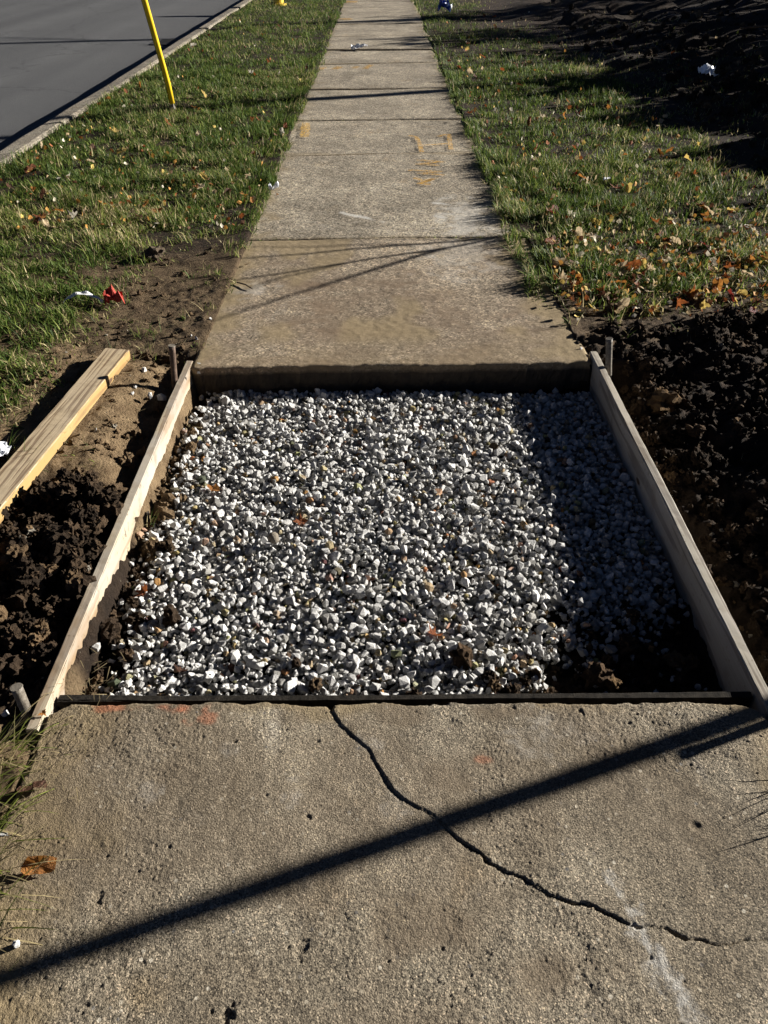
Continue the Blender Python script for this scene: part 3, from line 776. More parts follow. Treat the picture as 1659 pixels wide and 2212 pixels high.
# ------------------------------------------------------------------ steel form stakes
def stake(base, top, r, mat, label, nm='form_stake'):
    e = empty(nm, tuple(base))
    base, top = Vector(base), Vector(top)
    d = top - base
    bm = bmesh.new()
    pts = [d * t for t in (0.0, 0.12, 0.3, 0.5, 0.7, 0.9, 0.985)]
    tube(bm, [Vector((0, 0, 0)) - d.normalized() * 0.12] + pts, [r * 0.9] + [r * f for f in (1, 1.02, 0.98, 1.0, 1.02, 1.05, 1.06)], 12)
    bm_obj('shaft', bm, mat, e, True)
    bm = bmesh.new()
    tube(bm, [d * 0.986, d * 1.0], [r * 1.14, r * 1.08], 14)
    bm_obj('struck_head', bm, STEELG, e)
    return tag(e, label, 'stake', 'steel stakes holding the form boards')
q = gp(377, 806, 0.0); t = gp(371, 747, 0.105); t[1] = q[1] - 0.02; t[0] = gp(371, 747, 0.11)[0]
def top_of(base, px, py, y_off=0.0):
    """point over y = base.y + y_off that the photograph shows at (px, py)"""
    d = _f * FPX + _r * (px - 829.5) - _u * (py - 1106.0)
    s = (base[1] + y_off) / d[1]
    return np.array([d[0] * s, d[1] * s, CAM_H + d[2] * s])
b0 = np.array([XL - FT - 0.016, gp(378, 822)[1], -0.05]); stake(b0, top_of(b0, 371, 746), 0.011, RUST, 'rusty round stake at the far end of the left form board')
b1 = np.array([XR + FT + 0.016, gp(1303, 800)[1] + 0.01, -0.03]); stake(b1, top_of(b1, 1316, 731, 0.0), 0.0115, STEELG, 'pale steel stake at the far end of the right form board')
b2 = np.array([XL - FT - 0.020, gp(55, 1560)[1] + 0.03, -0.06]); stake(b2, top_of(b2, 35, 1484, 0.01), 0.0115, STEELG, 'grey steel stake at the near end of the left form board')

# ------------------------------------------------------------------ loose stones and gravel
def hull_proto(n, flat, seed, bulge=1.0):
    r = np.random.default_rng(seed)
    p = r.normal(size=(n, 3)); p /= np.linalg.norm(p, axis=1)[:, None]
    p *= r.uniform(0.8, 1.0, (n, 1)); p *= np.array([1, r.uniform(0.68, 0.95), flat])
    bm = bmesh.new()
    for v in p: bm.verts.new(v)
    res = bmesh.ops.convex_hull(bm, input=bm.verts)
    bmesh.ops.delete(bm, geom=[v for v in bm.verts if not v.link_faces], context='VERTS')
    bmesh.ops.triangulate(bm, faces=bm.faces)
    bmesh.ops.recalc_face_normals(bm, faces=bm.faces)
    bm.verts.index_update()
    V = np.array([v.co[:] for v in bm.verts]); F = np.array([[v.index for v in f.verts] for f in bm.faces])
    bm.free()
    return V, F
def lump_proto(sub, seed, amp=0.35, freq=1.6, fine=0.0):
    bm = bmesh.new()
    bmesh.ops.create_icosphere(bm, subdivisions=sub, radius=1)
    bm.verts.index_update()
    V = np.array([v.co[:] for v in bm.verts]); F = np.array([[v.index for v in f.verts] for f in bm.faces]); bm.free()
    n = fbm(V[:, 0] * freq + V[:, 2] * 0.7, V[:, 1] * freq - V[:, 2] * 0.9, 3, seed) + 0.5 * vn(V[:, 2] * 3.1 + V[:, 0], V[:, 1] * 3.3, seed + 5)
    n = n + fine * (vn(V[:, 0] * 5.3 + V[:, 2] * 3.7, V[:, 1] * 5.1 - V[:, 2] * 4.1, seed + 9) + 0.6 * vn(V[:, 0] * 10 - V[:, 2] * 7, V[:, 1] * 11 + V[:, 2] * 6, seed + 11))
    V = V * np.clip(1 + amp * n, 0.3, 2)[:, None] * np.array([1, 0.85, 0.72])
    return V, F
def rot_mats(n, rng):
    q = rng.normal(size=(n, 4)); q /= np.linalg.norm(q, axis=1)[:, None]
    w, x, y, z = q.T
    return np.stack([1 - 2 * (y * y + z * z), 2 * (x * y - z * w), 2 * (x * z + y * w), 2 * (x * y + z * w), 1 - 2 * (x * x + z * z), 2 * (y * z - x * w),
                     2 * (x * z - y * w), 2 * (y * z + x * w), 1 - 2 * (x * x + y * y)], 1).reshape(n, 3, 3)
def merge(protos, idx, pos, size, rots, cols):
    Vs, Fs, Cs, off = [], [], [], 0
    for p, (V, F) in enumerate(protos):
        sel = np.where(idx == p)[0]
        if not len(sel): continue
        W = np.einsum('nij,vj->nvi', rots[sel], V) * size[sel][:, None, None] + pos[sel][:, None, :]
        k = len(V)
        Fo = F[None] + (np.arange(len(sel)) * k)[:, None, None] + off
        Vs.append(W.reshape(-1, 3)); Fs.append(Fo.reshape(-1, 3)); Cs.append(np.repeat(cols[sel], k, 0)); off += k * len(sel)
    return np.concatenate(Vs), np.concatenate(Fs), np.concatenate(Cs)
class Pile:
    """drops stones one by one on a height raster so that they lie on each other"""
    def __init__(self, x0, x1, y0, y1, fn, cell=0.004):
        self.c = cell; self.x0, self.y0 = x0, y0
        self.nx, self.ny = int((x1 - x0) / cell) + 1, int((y1 - y0) / cell) + 1
        X, Y = np.meshgrid(x0 + np.arange(self.nx) * cell, y0 + np.arange(self.ny) * cell)
        self.h = fn(X, Y)
    def drop(self, x, y, r, flat=0.75, sink=0.35):
        i, j = (x - self.x0) / self.c, (y - self.y0) / self.c
        k = max(1, int(r / self.c))
        i0, j0, i1, j1 = max(0, int(i) - k), max(0, int(j) - k), min(self.nx, int(i) + k + 2), min(self.ny, int(j) + k + 2)
        w = self.h[j0:j1, i0:i1]
        gx_, gy_ = np.meshgrid(np.arange(i0, i1) - i, np.arange(j0, j1) - j)
        d2 = (gx_ ** 2 + gy_ ** 2) * (self.c / r) ** 2
        m = d2 <= 1.0
        if not m.any(): return self.h[min(max(int(j), 0), self.ny - 1), min(max(int(i), 0), self.nx - 1)]
        hh = w[m]
        zb = hh.max() * (1 - sink) + hh.mean() * sink
        zc = zb + r * flat * 0.62
        w[m] = np.maximum(hh, zc + r * flat * 0.85 * np.sqrt(1 - d2[m]))
        return zc
stone_protos = [hull_proto(random.choice([12, 14, 16, 18]), random.uniform(0.55, 0.9), 900 + i) for i in range(26)]
pebble_protos = [lump_proto(2, 950 + i, 0.10, 1.2) for i in range(4)]
def pit_floor(x, y):
    z = H(x, y)
    g = -0.140 + 0.010 * fbm(x * 4, y * 4, 3, 501)
    edge = np.minimum(np.minimum(x - XL, XR - x) / 0.06, 1)
    corner = ss(0.50, 0.05, np.hypot((XR - x) * 0.85, (y - 1.09)))
    ln = ss(0.16, 0.0, x - XL)
    return np.maximum(z, g - 0.03 * corner + 0.045 * ln)
PY = 1.092
pile = Pile(XL, XR, PY, 2.64, pit_floor)
N = 24000
big = RNG.lognormal(math.log(0.0092), 0.32, N); big = np.clip(big, 0.0045, 0.0190)
big = np.sort(big)[::-1]
order = np.concatenate([RNG.permutation(N // 2), N // 2 + RNG.permutation(N - N // 2)])
# big and small mixed in the body, fines last
rr = big[RNG.permutation(N)]
rr[int(N * 0.86):] = np.clip(RNG.lognormal(math.log(0.0056), 0.28, N - int(N * 0.86)), 0.003, 0.009)
pos, rad = [], []
def gdens(x, y):
    """less stone at the bare near-right corner and along the near-left board"""
    c = ss(0.22, 0.60, np.hypot((XR - x) * 0.85, (y - PY) * 0.95) + 0.12 * vn(x * 9, y * 9, 511)) ** 2
    l = 0.10 + 0.90 * ss(0.02, 0.11, (x - XL) + 0.07 * (y - 1.3) + 0.04 * vn(x * 14, y * 14, 513))
    f = ss(0.0, 0.10, y - PY + 0.04 * vn(x * 11, 3.3 + 0 * x, 515) - 0.05 * ss(0.0, 0.5, x) + 0.045)
    return 0.012 + 0.988 * c * l * (0.12 + 0.88 * f)
_X, _Y = np.meshgrid(XL + np.arange(pile.nx) * pile.c, PY + np.arange(pile.ny) * pile.c)
GD = gdens(_X, _Y)
GL = ss(-0.1, 0.5, _X)          # the bed lies a little lower towards the right board
i_ = lambda x: int((x - XL) / pile.c)
j_ = lambda y: int((y - PY) / pile.c)
for n in range(N):
    r = rr[n]
    best = None
    for _ in range(5 if n < N * 0.86 else 9):
        x = RNG.uniform(XL + r * 0.9, XR - r * 0.9); y = RNG.uniform(PY + 0.004 + r, 2.60 - r * 0.4)
        i, j = int((x - XL) / pile.c), int((y - PY) / pile.c)
        if RNG.random() > GD[j, i]: continue
        h = pile.h[j, i]
        if best is None or h < best[0]: best = (h, x, y)
    if best is None or best[0] > -0.112 + 0.024 * (1 - GL[j_(best[2]), i_(best[1])]) + 0.02 * max(0.0, 1 - (best[1] - XL) / 0.12): continue
    z = pile.drop(best[1], best[2], r, sink=0.6)
    pos.append((best[1], best[2], z)); rad.append(r)
pos, rad = np.array(pos), np.array(rad)
n = len(pos)
pick = RNG.random(n)
cols = np.zeros((n, 3))
g = RNG.uniform(0.44, 0.72, n)
cols[:] = g[:, None] * np.array([1.0, 0.985, 0.95])
m = pick < 0.055; cols[m] = np.stack([RNG.uniform(.30, .46, m.sum()), RNG.uniform(.24, .34, m.sum()), RNG.uniform(.13, .2, m.sum())], 1)
m = (pick > 0.11) & (pick < 0.117); cols[m] = np.stack([RNG.uniform(.32, .42, m.sum()), RNG.uniform(.15, .21, m.sum()), RNG.uniform(.05, .09, m.sum())], 1)
m = (pick > 0.125) & (pick < 0.23); cols[m] = RNG.uniform(.17, .34, m.sum())[:, None] * np.array([1.0, 0.97, 0.9])
m = (pick > 0.23) & (pick < 0.245); cols[m] = np.stack([RNG.uniform(.07, .14, m.sum()), RNG.uniform(.05, .10, m.sum()), RNG.uniform(.035, .06, m.sum())], 1)
small = (rad < 0.0056); cols[small] *= np.array([0.85, 0.81, 0.72])
idx = RNG.integers(0, len(stone_protos), n)
V, F, C = merge(stone_protos, idx, pos, rad * 1.14, rot_mats(n, RNG), cols)
grv = np_obj('gravel', V, F, None, mat=STONE, col=C)
tag(grv, 'bed of pale crushed stone filling the framed pit', 'gravel', kind='stuff')

# single stones scattered beside the boards and on the slabs
def single_stone(px, py, r, col, label, cat='stone', z=None, proto=None, name='stone', seed=0, group=None):
    V, F = proto or stone_protos[seed % len(stone_protos)]
    rg = np.random.default_rng(7000 + seed)
    Rm = rot_mats(1, rg)[0]
    W = V @ Rm.T * r
    c = np.repeat(np.array([col]), len(V), 0)
    o = np_obj(name, W, F, None, mat=STONE, col=c, smooth=proto is not None)
    p = gp(px, py, 0.0)
    if z is None:
        for _ in range(4):
            zz = float(H(p[0], p[1])); p = gp(px, py, zz)
        z = zz
    else: p = gp(px, py, z)
    o.location = (p[0], p[1], z + r * 0.45)
    return tag(o, label, cat, group)
W_ = (0.66, 0.65, 0.62)
g1 = 'white stones spilled on the left bank'
for k, (px, py, r, lab) in enumerate([
        (312, 802, 0.013, 'white stone on the bank near the rusty stake'), (430, 789, 0.012, 'white stone beside the top end of the left form board'),
        (430, 808, 0.010, 'small white stone against the left form board by the slab corner'), (292, 838, 0.010, 'small white stone below the end of the loose plank'),
        (207, 931, 0.010, 'lone white stone on the tan bank between plank and form board'), (286, 853, 0.011, 'white stone in a cluster under the plank end'),
        (425, 733, 0.010, 'white stone left of the dusty slab, higher of two'), (413, 727, 0.007, 'tiny white stone left of the dusty slab'),
        (325, 858, 0.015, 'pale flat stone half buried on the bank'), (455, 690, 0.009, 'white stone on the dirt left of the dusty slab'),
        (350, 865, 0.022, 'big tan stone below the rusty stake'), (105, 1060, 0.012, 'white stone on the dark clods beside the plank'),
        (193, 1058, 0.010, 'white chip on the dark soil left of the form board'),
        (36, 2042, 0.009, 'small white stone at the lower left edge of the worn slab'),
        (12, 1545, 0.012, 'white stone beside the near left stake'), (8, 1808, 0.014, 'white stone in the grass at the left edge of the worn slab'),
        (1255, 755, 0.009, 'white stone on the dirt before the pale right stake')]):
    zz = 0.002 if (px > 20 and py > 1540) else None
    single_stone(px, py, r, W_, lab, z=zz, seed=k, group=g1)
single_stone(592, 1168, 0.021, (0.22, 0.19, 0.15), 'rounded grey-brown pebble among the white gravel', 'pebble', z=-0.078, proto=pebble_protos[0], name='pebble', seed=41)
single_stone(1002, 1245, 0.012, (0.46, 0.27, 0.12), 'small orange pebble among the white gravel', 'pebble', z=-0.080, proto=pebble_protos[1], name='pebble', seed=42)
single_stone(860, 1080, 0.010, (0.42, 0.30, 0.16), 'small tan pebble in the middle of the gravel', 'pebble', z=-0.080, proto=pebble_protos[2], name='pebble', seed=43)
single_stone(1530, 170, 0.03, (0.5, 0.48, 0.44), 'pale lump on the dark soil at upper right', 'stone', seed=44)

# ------------------------------------------------------------------ clods of dug soil
clod_protos = [lump_proto(2, 1000 + i, 0.40, 2.3, 0.8) for i in range(14)]
def clods(n, x0, x1, y0, y1, dens, rmin, rmax, seed):
    rg = np.random.default_rng(seed)
    P = Pile(x0, x1, y0, y1, H)
    X = rg.uniform(x0 + 0.01, x1 - 0.01, n); Y = rg.uniform(y0 + 0.01, y1 - 0.01, n)
    keep = rg.random(n) < dens(X, Y)
    X, Y = X[keep], Y[keep]
    r = rmin + (rmax - rmin) * rg.random(len(X)) ** 7.0
    Z = np.array([P.drop(x, y, q, 0.7, 0.8) - 0.25 * q for x, y, q in zip(X, Y, r)])
    return np.stack([X, Y, Z], 1), r
def not_form(x, y): return 1.0 - ((x > XL - FT - 0.012) & (x < XL + 0.0)) - ((x > XR - 0.0) & (x < XR + FT + 0.012) & (y < 2.66))
sets = []
sets.append(clods(11000, -1.40, XL - FT, 1.0, 2.75, lambda x, y: np.clip(dug(x, y) + 0.05, 0, 1) * (1 - 0.85 * clay(x, y)) * (0.25 + 0.75 * ss(-0.3, 0.4, fbm(x * 6, y * 6, 3, 98))) * not_form(x, y), 0.0036, 0.030, 21))
sets.append(clods(15000, XR + FT, 2.1, 0.95, 3.25, lambda x, y: np.clip(dug(x, y) + 0.04, 0, 1) * (0.2 + 0.8 * ss(-0.3, 0.4, fbm(x * 5, y * 5, 3, 99))) * not_form(x, y), 0.0036, 0.030, 22))
sets.append(clods(4500, -1.5, XL - 0.01, 2.0, 3.95, lambda x, y: clay(x, y) * (0.25 + 0.75 * ss(-0.2, 0.5, fbm(x * 7, y * 7, 3, 96))) * not_form(x, y), 0.0028, 0.014, 25))
def pit_soil(x, y):
    c = ss(0.55, 0.15, np.hypot((XR - x) * 0.9, (y - PY) * 1.1))
    f = ss(0.13, 0.03, y - 1.10 - 0.05 * ss(0.0, 0.6, x)) * (0.25 + 0.75 * ss(-0.1, 0.3, x))
    l = ss(0.12, 0.03, x - XL + 0.03 * vn(x * 12, y * 12, 97)) * ss(2.7, 1.5, y)
    return np.clip(np.maximum(np.maximum(0.8 * c, f), 0.9 * l), 0, 1)
pit_set = len(sets)
sets.append(clods(9500, XL + 0.004, XR - 0.01, PY + 0.005, 2.5, pit_soil, 0.004, 0.024, 23))
s3 = sets[pit_set][0]
# soil in the pit lies on the gravel surface
for k in range(len(s3)):
    j, i = int((s3[k, 1] - PY) / pile.c), int((s3[k, 0] - XL) / pile.c)
    s3[k, 2] = max(s3[k, 2], pile.h[j, i] - 0.006 + 0.3 * sets[pit_set][1][k])
# crumbs on the far heap, seen from far: larger
sets.append(clods(6500, 2.2, 6.8, 4.6, 15.0, lambda x, y: ss(2.3, 3.0, x) * np.clip(1.4 - y / 12, 0.2, 1), 0.012, 0.060, 24))
cp = np.concatenate([s[0] for s in sets]); crd = np.concatenate([s[1] for s in sets])
nn = len(cp)
t = RNG.random(nn)[:, None]
t = t ** 1.6
cc = np.array([0.020, 0.0135, 0.009]) * (1 - t) + np.array([0.105, 0.068, 0.040]) * t
cl_ = clay(cp[:, 0], cp[:, 1])[:, None] * (cp[:, 0] < 0)[:, None]; cc = cc * (1 - cl_) + np.array([0.22, 0.15, 0.085]) * cl_
m = RNG.random(nn) < 0.09; cc[m] = np.array([0.19, 0.125, 0.068]) * RNG.uniform(0.7, 1.2, (m.sum(), 1))
m = (RNG.random(nn) < 0.025) & (crd < 0.012); cc[m] = np.array([0.42, 0.38, 0.31])
tiers = [[lump_proto(1, 1040 + i, 0.5, 2.2, 0.6) for i in range(10)], clod_protos, [lump_proto(3, 1060 + i, 0.40, 2.3, 0.8) for i in range(8)]]
MV, MF, MC, mo = [], [], [], 0
for ti, sel in enumerate([crd < 0.0052, (crd >= 0.0052) & (crd < 0.014), crd >= 0.014]):
    k = sel.sum()
    V, F, C = merge(tiers[ti], RNG.integers(0, len(tiers[ti]), k), cp[sel], crd[sel], rot_mats(k, RNG), cc[sel])
    MV.append(V); MF.append(F + mo); MC.append(C); mo += len(V)
V, F, C = np.concatenate(MV), np.concatenate(MF), np.concatenate(MC)
cl = np_obj('soil_crumbs', V, F, None, mat=CLOD, col=C, smooth=False)
tag(cl, 'loose dark crumbs of dug soil along the pit', 'soil', kind='stuff')
# the largest lumps one can tell apart
big_protos = [lump_proto(3, 1100 + i, 0.32, 1.9, 0.7) for i in range(6)]
def big_clod(px, py, r, col, label, k, zoff=0.35, z=None):
    V, F = big_protos[k % 6]
    rg = np.random.default_rng(8000 + k); Rm = rot_mats(1, rg)[0]
    W = V @ Rm.T * r
    W = W * (1 + 0.08 * vn(W[:, 0] * 120, W[:, 1] * 120 + W[:, 2] * 90, 60 + k))[:, None]
    o = np_obj('dirt_clod', W, F, None, mat=CLOD, col=np.repeat(np.array([col]), len(V), 0), smooth=False)
    p = gp(px, py, 0)
    if z is None:
        for _ in range(4): p = gp(px, py, float(H(p[0], p[1])))
    else: p = gp(px, py, z)
    o.location = (p[0], p[1], p[2] + r * zoff)
    return tag(o, label, 'dirt clod')
DK, BR, OC = (0.055, 0.036, 0.023), (0.105, 0.066, 0.038), (0.20, 0.125, 0.06)
for k, a in enumerate([(333, 558, 0.05, (0.13, 0.10, 0.07), 'dry dirt clod on thin grass behind the loose plank'),
                       (1425, 880, 0.055, OC, 'orange-brown clay clod behind the right form board'),
                       (1395, 850, 0.04, BR, 'brown clod next to the orange clay clod'),
                       (1500, 935, 0.03, BR, 'brown clod on dark soil right of the clay clod'),
                       (1390, 1000, 0.022, OC, 'small ochre clod against the right form board'),
                       (40, 1215, 0.045, BR, 'brown clod at the left picture edge under the plank'),
                       (175, 1290, 0.04, DK, 'dark clod in the left trench beside the form board'),
                       (20, 1450, 0.035, DK, 'dark clod above the near left stake'),
                       (275, 1130, 0.03, BR, 'brown clod against the left form board'),
                       (1290, 1470, 0.035, BR, 'brown clod in the pit at the near joint strip', None),
                       (1320, 1480, 0.022, OC, 'ochre clod leaning on the joint strip', None),
                       (370, 1340, 0.026, DK, 'dark soil lump lying on the white gravel at left', None),
                       (240, 1370, 0.03, DK, 'dark soil lump inside the left form board', None),
                       (1000, 1425, 0.03, BR, 'brown soil lump on the near gravel right of centre', None),
                       (640, 1435, 0.014, DK, 'small dark soil lump on the near gravel', None)]):
    inpit = len(a) == 6
    big_clod(a[0], a[1], a[2], a[3], a[4], k, z=-0.090 if inpit else None)

# ------------------------------------------------------------------ grass
def blades(P, L, W, head, lean, curl, col, seg=2):
    """P (n,3) roots; each blade is a bent tapering strip"""
    n = len(P)
    d = np.stack([np.cos(head), np.sin(head)], 1)
    s = np.stack([-d[:, 1], d[:, 0]], 1)
    tw = RNG.uniform(-0.9, 0.9, n)
    s = np.stack([s[:, 0] * np.cos(tw) + d[:, 0] * np.sin(tw), s[:, 1] * np.cos(tw) + d[:, 1] * np.sin(tw)], 1)
    Vs = []
    px = np.zeros(n); pz = np.zeros(n); ang = lean.copy()
    for k in range(seg + 1):
        f = k / seg
        w = W * (1 - f) ** 0.7 * (0.75 if k == 0 else 1)
        c = np.stack([P[:, 0] + d[:, 0] * px, P[:, 1] + d[:, 1] * px, P[:, 2] + pz], 1)
        if k < seg:
            o = np.concatenate([s, np.zeros((n, 1))], 1) * (w / 2)[:, None]
            Vs += [c - o, c + o]
        else: Vs.append(c)
        px = px + np.sin(ang) * L / seg; pz = pz + np.cos(ang) * L / seg
        ang = ang + curl / seg
    k = 2 * seg + 1
    V = np.stack(Vs, 1).reshape(-1, 3)
    b = np.arange(n) * k
    F4 = np.concatenate([np.stack([b + 2 * i, b + 2 * i + 1, b + 2 * i + 3, b + 2 * i + 2], 1) for i in range(seg - 1)]) if seg > 1 else np.zeros((0, 4), int)
    F3 = np.stack([b + 2 * seg - 2, b + 2 * seg - 1, b + 2 * seg], 1)
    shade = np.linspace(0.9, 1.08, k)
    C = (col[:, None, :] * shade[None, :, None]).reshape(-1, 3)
    return V, F3, F4, C
def grass_col(n, x, y, dry):
    t = RNG.random((n, 1))
    c = np.array([0.024, 0.050, 0.010]) * (1 - t) + np.array([0.125, 0.180, 0.034]) * t
    k = RNG.random(n)
    m = k < dry; c[m] = np.array([0.46, 0.38, 0.20]) * RNG.uniform(0.6, 1.2, (m.sum(), 1))
    m = (k > dry) & (k < dry * 1.6 + 0.06); c[m] = np.array([0.22, 0.26, 0.055]) * RNG.uniform(0.7, 1.2, (m.sum(), 1))
    return c
parts = []; foff = 0
def add_blades(P, L, W, head, lean, curl, col, seg, store):
    V, F3, F4, C = blades(P, L, W, head, lean, curl, col, seg)
    o = sum(len(a[0]) for a in store)
    store.append((V, F3 + o, F4 + o, C))
def field(n, x0, x1, y0, y1, L, W, store, seg=2, power=1.0, hump=None):
    x = RNG.uniform(x0, x1, n); y = y0 + (y1 - y0) * RNG.random(n) ** power
    d = grass_d(x, y)
    clump = np.clip(0.72 + 0.75 * vn(x * 13, y * 13, 601) + 0.45 * vn(x * 4, y * 4, 603), 0.08, 1.3)
    k = RNG.random(n) < d * clump
    x, y, d = x[k], y[k], d[k]; n = len(x)
    z = H(x, y) - 0.004
    inner = (x > XL - 0.0) & (x < XR2) ; z[inner] = np.maximum(z[inner], 0.0)
    tuft = 0.8 + 0.6 * vn(x * 7, y * 7, 607)
    l = L * RNG.uniform(0.5, 1.25, n) * tuft * (0.6 + 0.4 * d)
    dry = np.clip(0.09 + 0.13 * vn(x * 1.7, y * 1.7, 611) + 0.35 * (1 - d), 0.03, 0.6)
    dry = np.where((x < 0) & (y < 4.6) & (y > 3.9), np.clip(dry + 0.25 * ss(-1.0, -1.4, x), 0, 0.7), dry)
    c = grass_col(n, x, y, dry)
    # turf leans out over the pavement edge
    head = RNG.uniform(0, 2 * math.pi, n)
    e = (x > XR2 - 0.02) & (x < XR2 + 0.12); head[e] = math.pi + RNG.normal(0, 0.9, e.sum())
    e = (x < XL + 0.01) & (x > XL - 0.10); head[e] = RNG.normal(0, 0.9, e.sum())
    lean = np.abs(RNG.normal(0.65, 0.42, n)); curl = RNG.uniform(0.1, 1.9, n)
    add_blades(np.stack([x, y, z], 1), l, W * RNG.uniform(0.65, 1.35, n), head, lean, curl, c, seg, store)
G = []
field(90000, KX1 + 0.03, XL + 0.05, 2.0, 5.2, 0.074, 0.0058, G)
field(100000, XR2 - 0.08, 3.3, 2.95, 5.6, 0.086, 0.0062, G)
field(80000, KX1 + 0.02, XL + 0.07, 5.0, 9.5, 0.070, 0.0072, G)
field(80000, XR2 - 0.08, 4.0, 5.4, 9.8, 0.072, 0.0074, G)
field(60000, KX1 + 0.02, XL + 0.09, 9.2, 22.0, 0.070, 0.0085, G, 2, 1.25)
field(60000, XR2 - 0.09, 4.5, 9.5, 22.0, 0.070, 0.0085, G, 2, 1.25)
field(12000, KX1 + 0.02, XL + 0.07, 21.0, 60.0, 0.07, 0.022, G, 2, 1.6)
field(12000, XR2 - 0.06, 9.0, 21.0, 60.0, 0.07, 0.022, G, 2, 1.6)
V = np.concatenate([g[0] for g in G]); F3 = np.concatenate([g[1] for g in G]); F4 = np.concatenate([g[2] for g in G]); C = np.concatenate([g[3] for g in G])
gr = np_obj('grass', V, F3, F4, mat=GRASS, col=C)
tag(gr, 'short mixed green and straw turf on both verges', 'grass', kind='stuff')
# long ragged blades: by the near slab, at the edges of the pit and in the joints
T = []
def tuft(px, py, n, L, spread, head0=None, hs=3.2, lean0=0.6, dry=0.3, w=0.0035, z=None):
    p = gp(px, py, 0.0)
    x = p[0] + RNG.normal(0, spread, n); y = p[1] + RNG.normal(0, spread, n)
    zz = np.maximum(H(x, y), -0.012) if z is None else np.full(n, z)
    head = RNG.uniform(0, 6.283, n) if head0 is None else head0 + RNG.normal(0, hs, n)
    add_blades(np.stack([x, y, zz - 0.004], 1), L * RNG.uniform(0.45, 1.2, n), w * RNG.uniform(0.6, 1.3, n), head, np.abs(RNG.normal(lean0, 0.3, n)), RNG.uniform(0.2, 1.1, n), grass_col(n, x, y, dry), 5, T)
for px, py, n, L, hd in [(-20, 1620, 60, 0.13, 0.3), (20, 1640, 40, 0.10, 0.4), (-40, 1700, 60, 0.15, 0.5), (10, 1760, 26, 0.10, 0.2), (-60, 1800, 70, 0.17, 0.25), (-50, 1890, 60, 0.17, 0.15), (40, 1600, 36, 0.07, 0.3),
                         (110, 1590, 14, 0.05, 0.5), (-60, 1960, 50, 0.17, 0.0), (-70, 2050, 34, 0.12, 0.2), (90, 1650, 14, 0.06, 0.2), (-30, 2120, 20, 0.07, 0.3)]:
    tuft(px, py, max(6, int(n * 0.55)), L, 0.024, hd, 0.7, 1.15, 0.55, 0.0036)
for px, py, n, L in [(1775, 1690, 22, 0.075), (1780, 1770, 14, 0.07)]:
    tuft(px, py, n, L, 0.02, math.pi, 0.6, 0.8, 0.1, 0.0032)
for k in range(60):     # sparse tufts on the trampled soil
    if k < 24: px, py = random.uniform(120, 480), random.uniform(560, 800)
    elif k < 48: px, py = random.uniform(1210, 1640), random.uniform(600, 735)
    else: px, py = random.uniform(10, 230), random.uniform(830, 1010)
    tuft(px, py, random.randint(5, 18), random.uniform(0.03, 0.075), 0.014, lean0=0.8, dry=0.3)
for (a, b), share in ((joints[0], 0.55), (joints[2], 0.4), (joints[1], 0.15), (joints[4], 0.5)):
    for k in range(int(46 * share)):
        t = random.random() ** (1.6 if k % 2 else 0.6)
        tuft(a[0] + (b[0] - a[0]) * t, a[1] + (b[1] - a[1]) * t, random.randint(3, 8), 0.018, 0.007, lean0=0.9, dry=0.5, z=-0.006)
for px, py, n, L, hd in [(60, 1010, 22, 0.10, 0.2), (20, 985, 20, 0.10, 0.0), (322, 1120, 6, 0.05, 0.6), (480, 1200, 3, 0.05, 0.3), (330, 720, 14, 0.07, None), (1230, 700, 10, 0.07, None), (1330, 690, 12, 0.08, None), (1600, 260, 10, 0.2, None)]:
    tuft(px, py, n, L, 0.012, hd, 0.7, 0.5, 0.1, 0.004)
V = np.concatenate([g[0] for g in T]); F3 = np.concatenate([g[1] for g in T]); F4 = np.concatenate([g[2] for g in T]); C = np.concatenate([g[3] for g in T])
tg = np_obj('ragged_grass', V, F3, F4, mat=GRASS, col=C)
tag(tg, 'long ragged grass blades at the slab edges and in joints', 'grass', kind='stuff')
# straw and dead stems lying on the soil
S = []
def straw(n, x0, x1, y0, y1, L, dens, zfn=None):
    x = RNG.uniform(x0, x1, n); y = RNG.uniform(y0, y1, n)
    k = RNG.random(n) < dens(x, y); x, y = x[k], y[k]; n = len(x)
    z = (H(x, y) if zfn is None else zfn(x, y)) + 0.004
    c = np.array([0.33, 0.26, 0.14]) * RNG.uniform(0.35, 1.2, (n, 1))
    add_blades(np.stack([x, y, z], 1), L * RNG.uniform(0.4, 1.5, n), np.full(n, 0.0022) * RNG.uniform(0.6, 1.4, n), RNG.uniform(0, 6.28, n), RNG.uniform(1.2, 1.55, n), RNG.uniform(-0.3, 0.3, n), c, 2, S)
straw(3600, -1.6, XL, 2.1, 4.1, 0.035, lambda x, y: 0.7 * (1 - dug(x, y)) * not_form(x, y))
straw(420, -1.5, XL - 0.06, 1.0, 2.2, 0.03, lambda x, y: 0.3 + 0 * x)
straw(1500, XR2, 2.4, 2.75, 5.0, 0.04, lambda x, y: 0.7 * (1 - dug(x, y)))
straw(260, XR + 0.1, 2.0, 1.2, 2.8, 0.03, lambda x, y: 0.4 + 0 * x)
straw(9000, 2.0, 7.0, 4.3, 14.0, 0.08, lambda x, y: 0.45 + 0 * x)
straw(3000, XR2, 2.5, 3.0, 9.0, 0.05, lambda x, y: 0.6 + 0 * x)
straw(2500, KX1 + 0.05, XL, 3.8, 9.0, 0.05, lambda x, y: 0.6 + 0 * x)
straw(240, XL + 0.05, XR2 - 0.03, 2.68, 4.0, 0.018, lambda x, y: 0.25 + 0.75 * (np.abs(x) > 0.55), lambda x, y: 0 * x + 0.003)
straw(120, XL + 0.0, XL + 0.13, 0.6, 1.2, 0.03, lambda x, y: 0.8 + 0 * x, lambda x, y: 0 * x + 0.004)
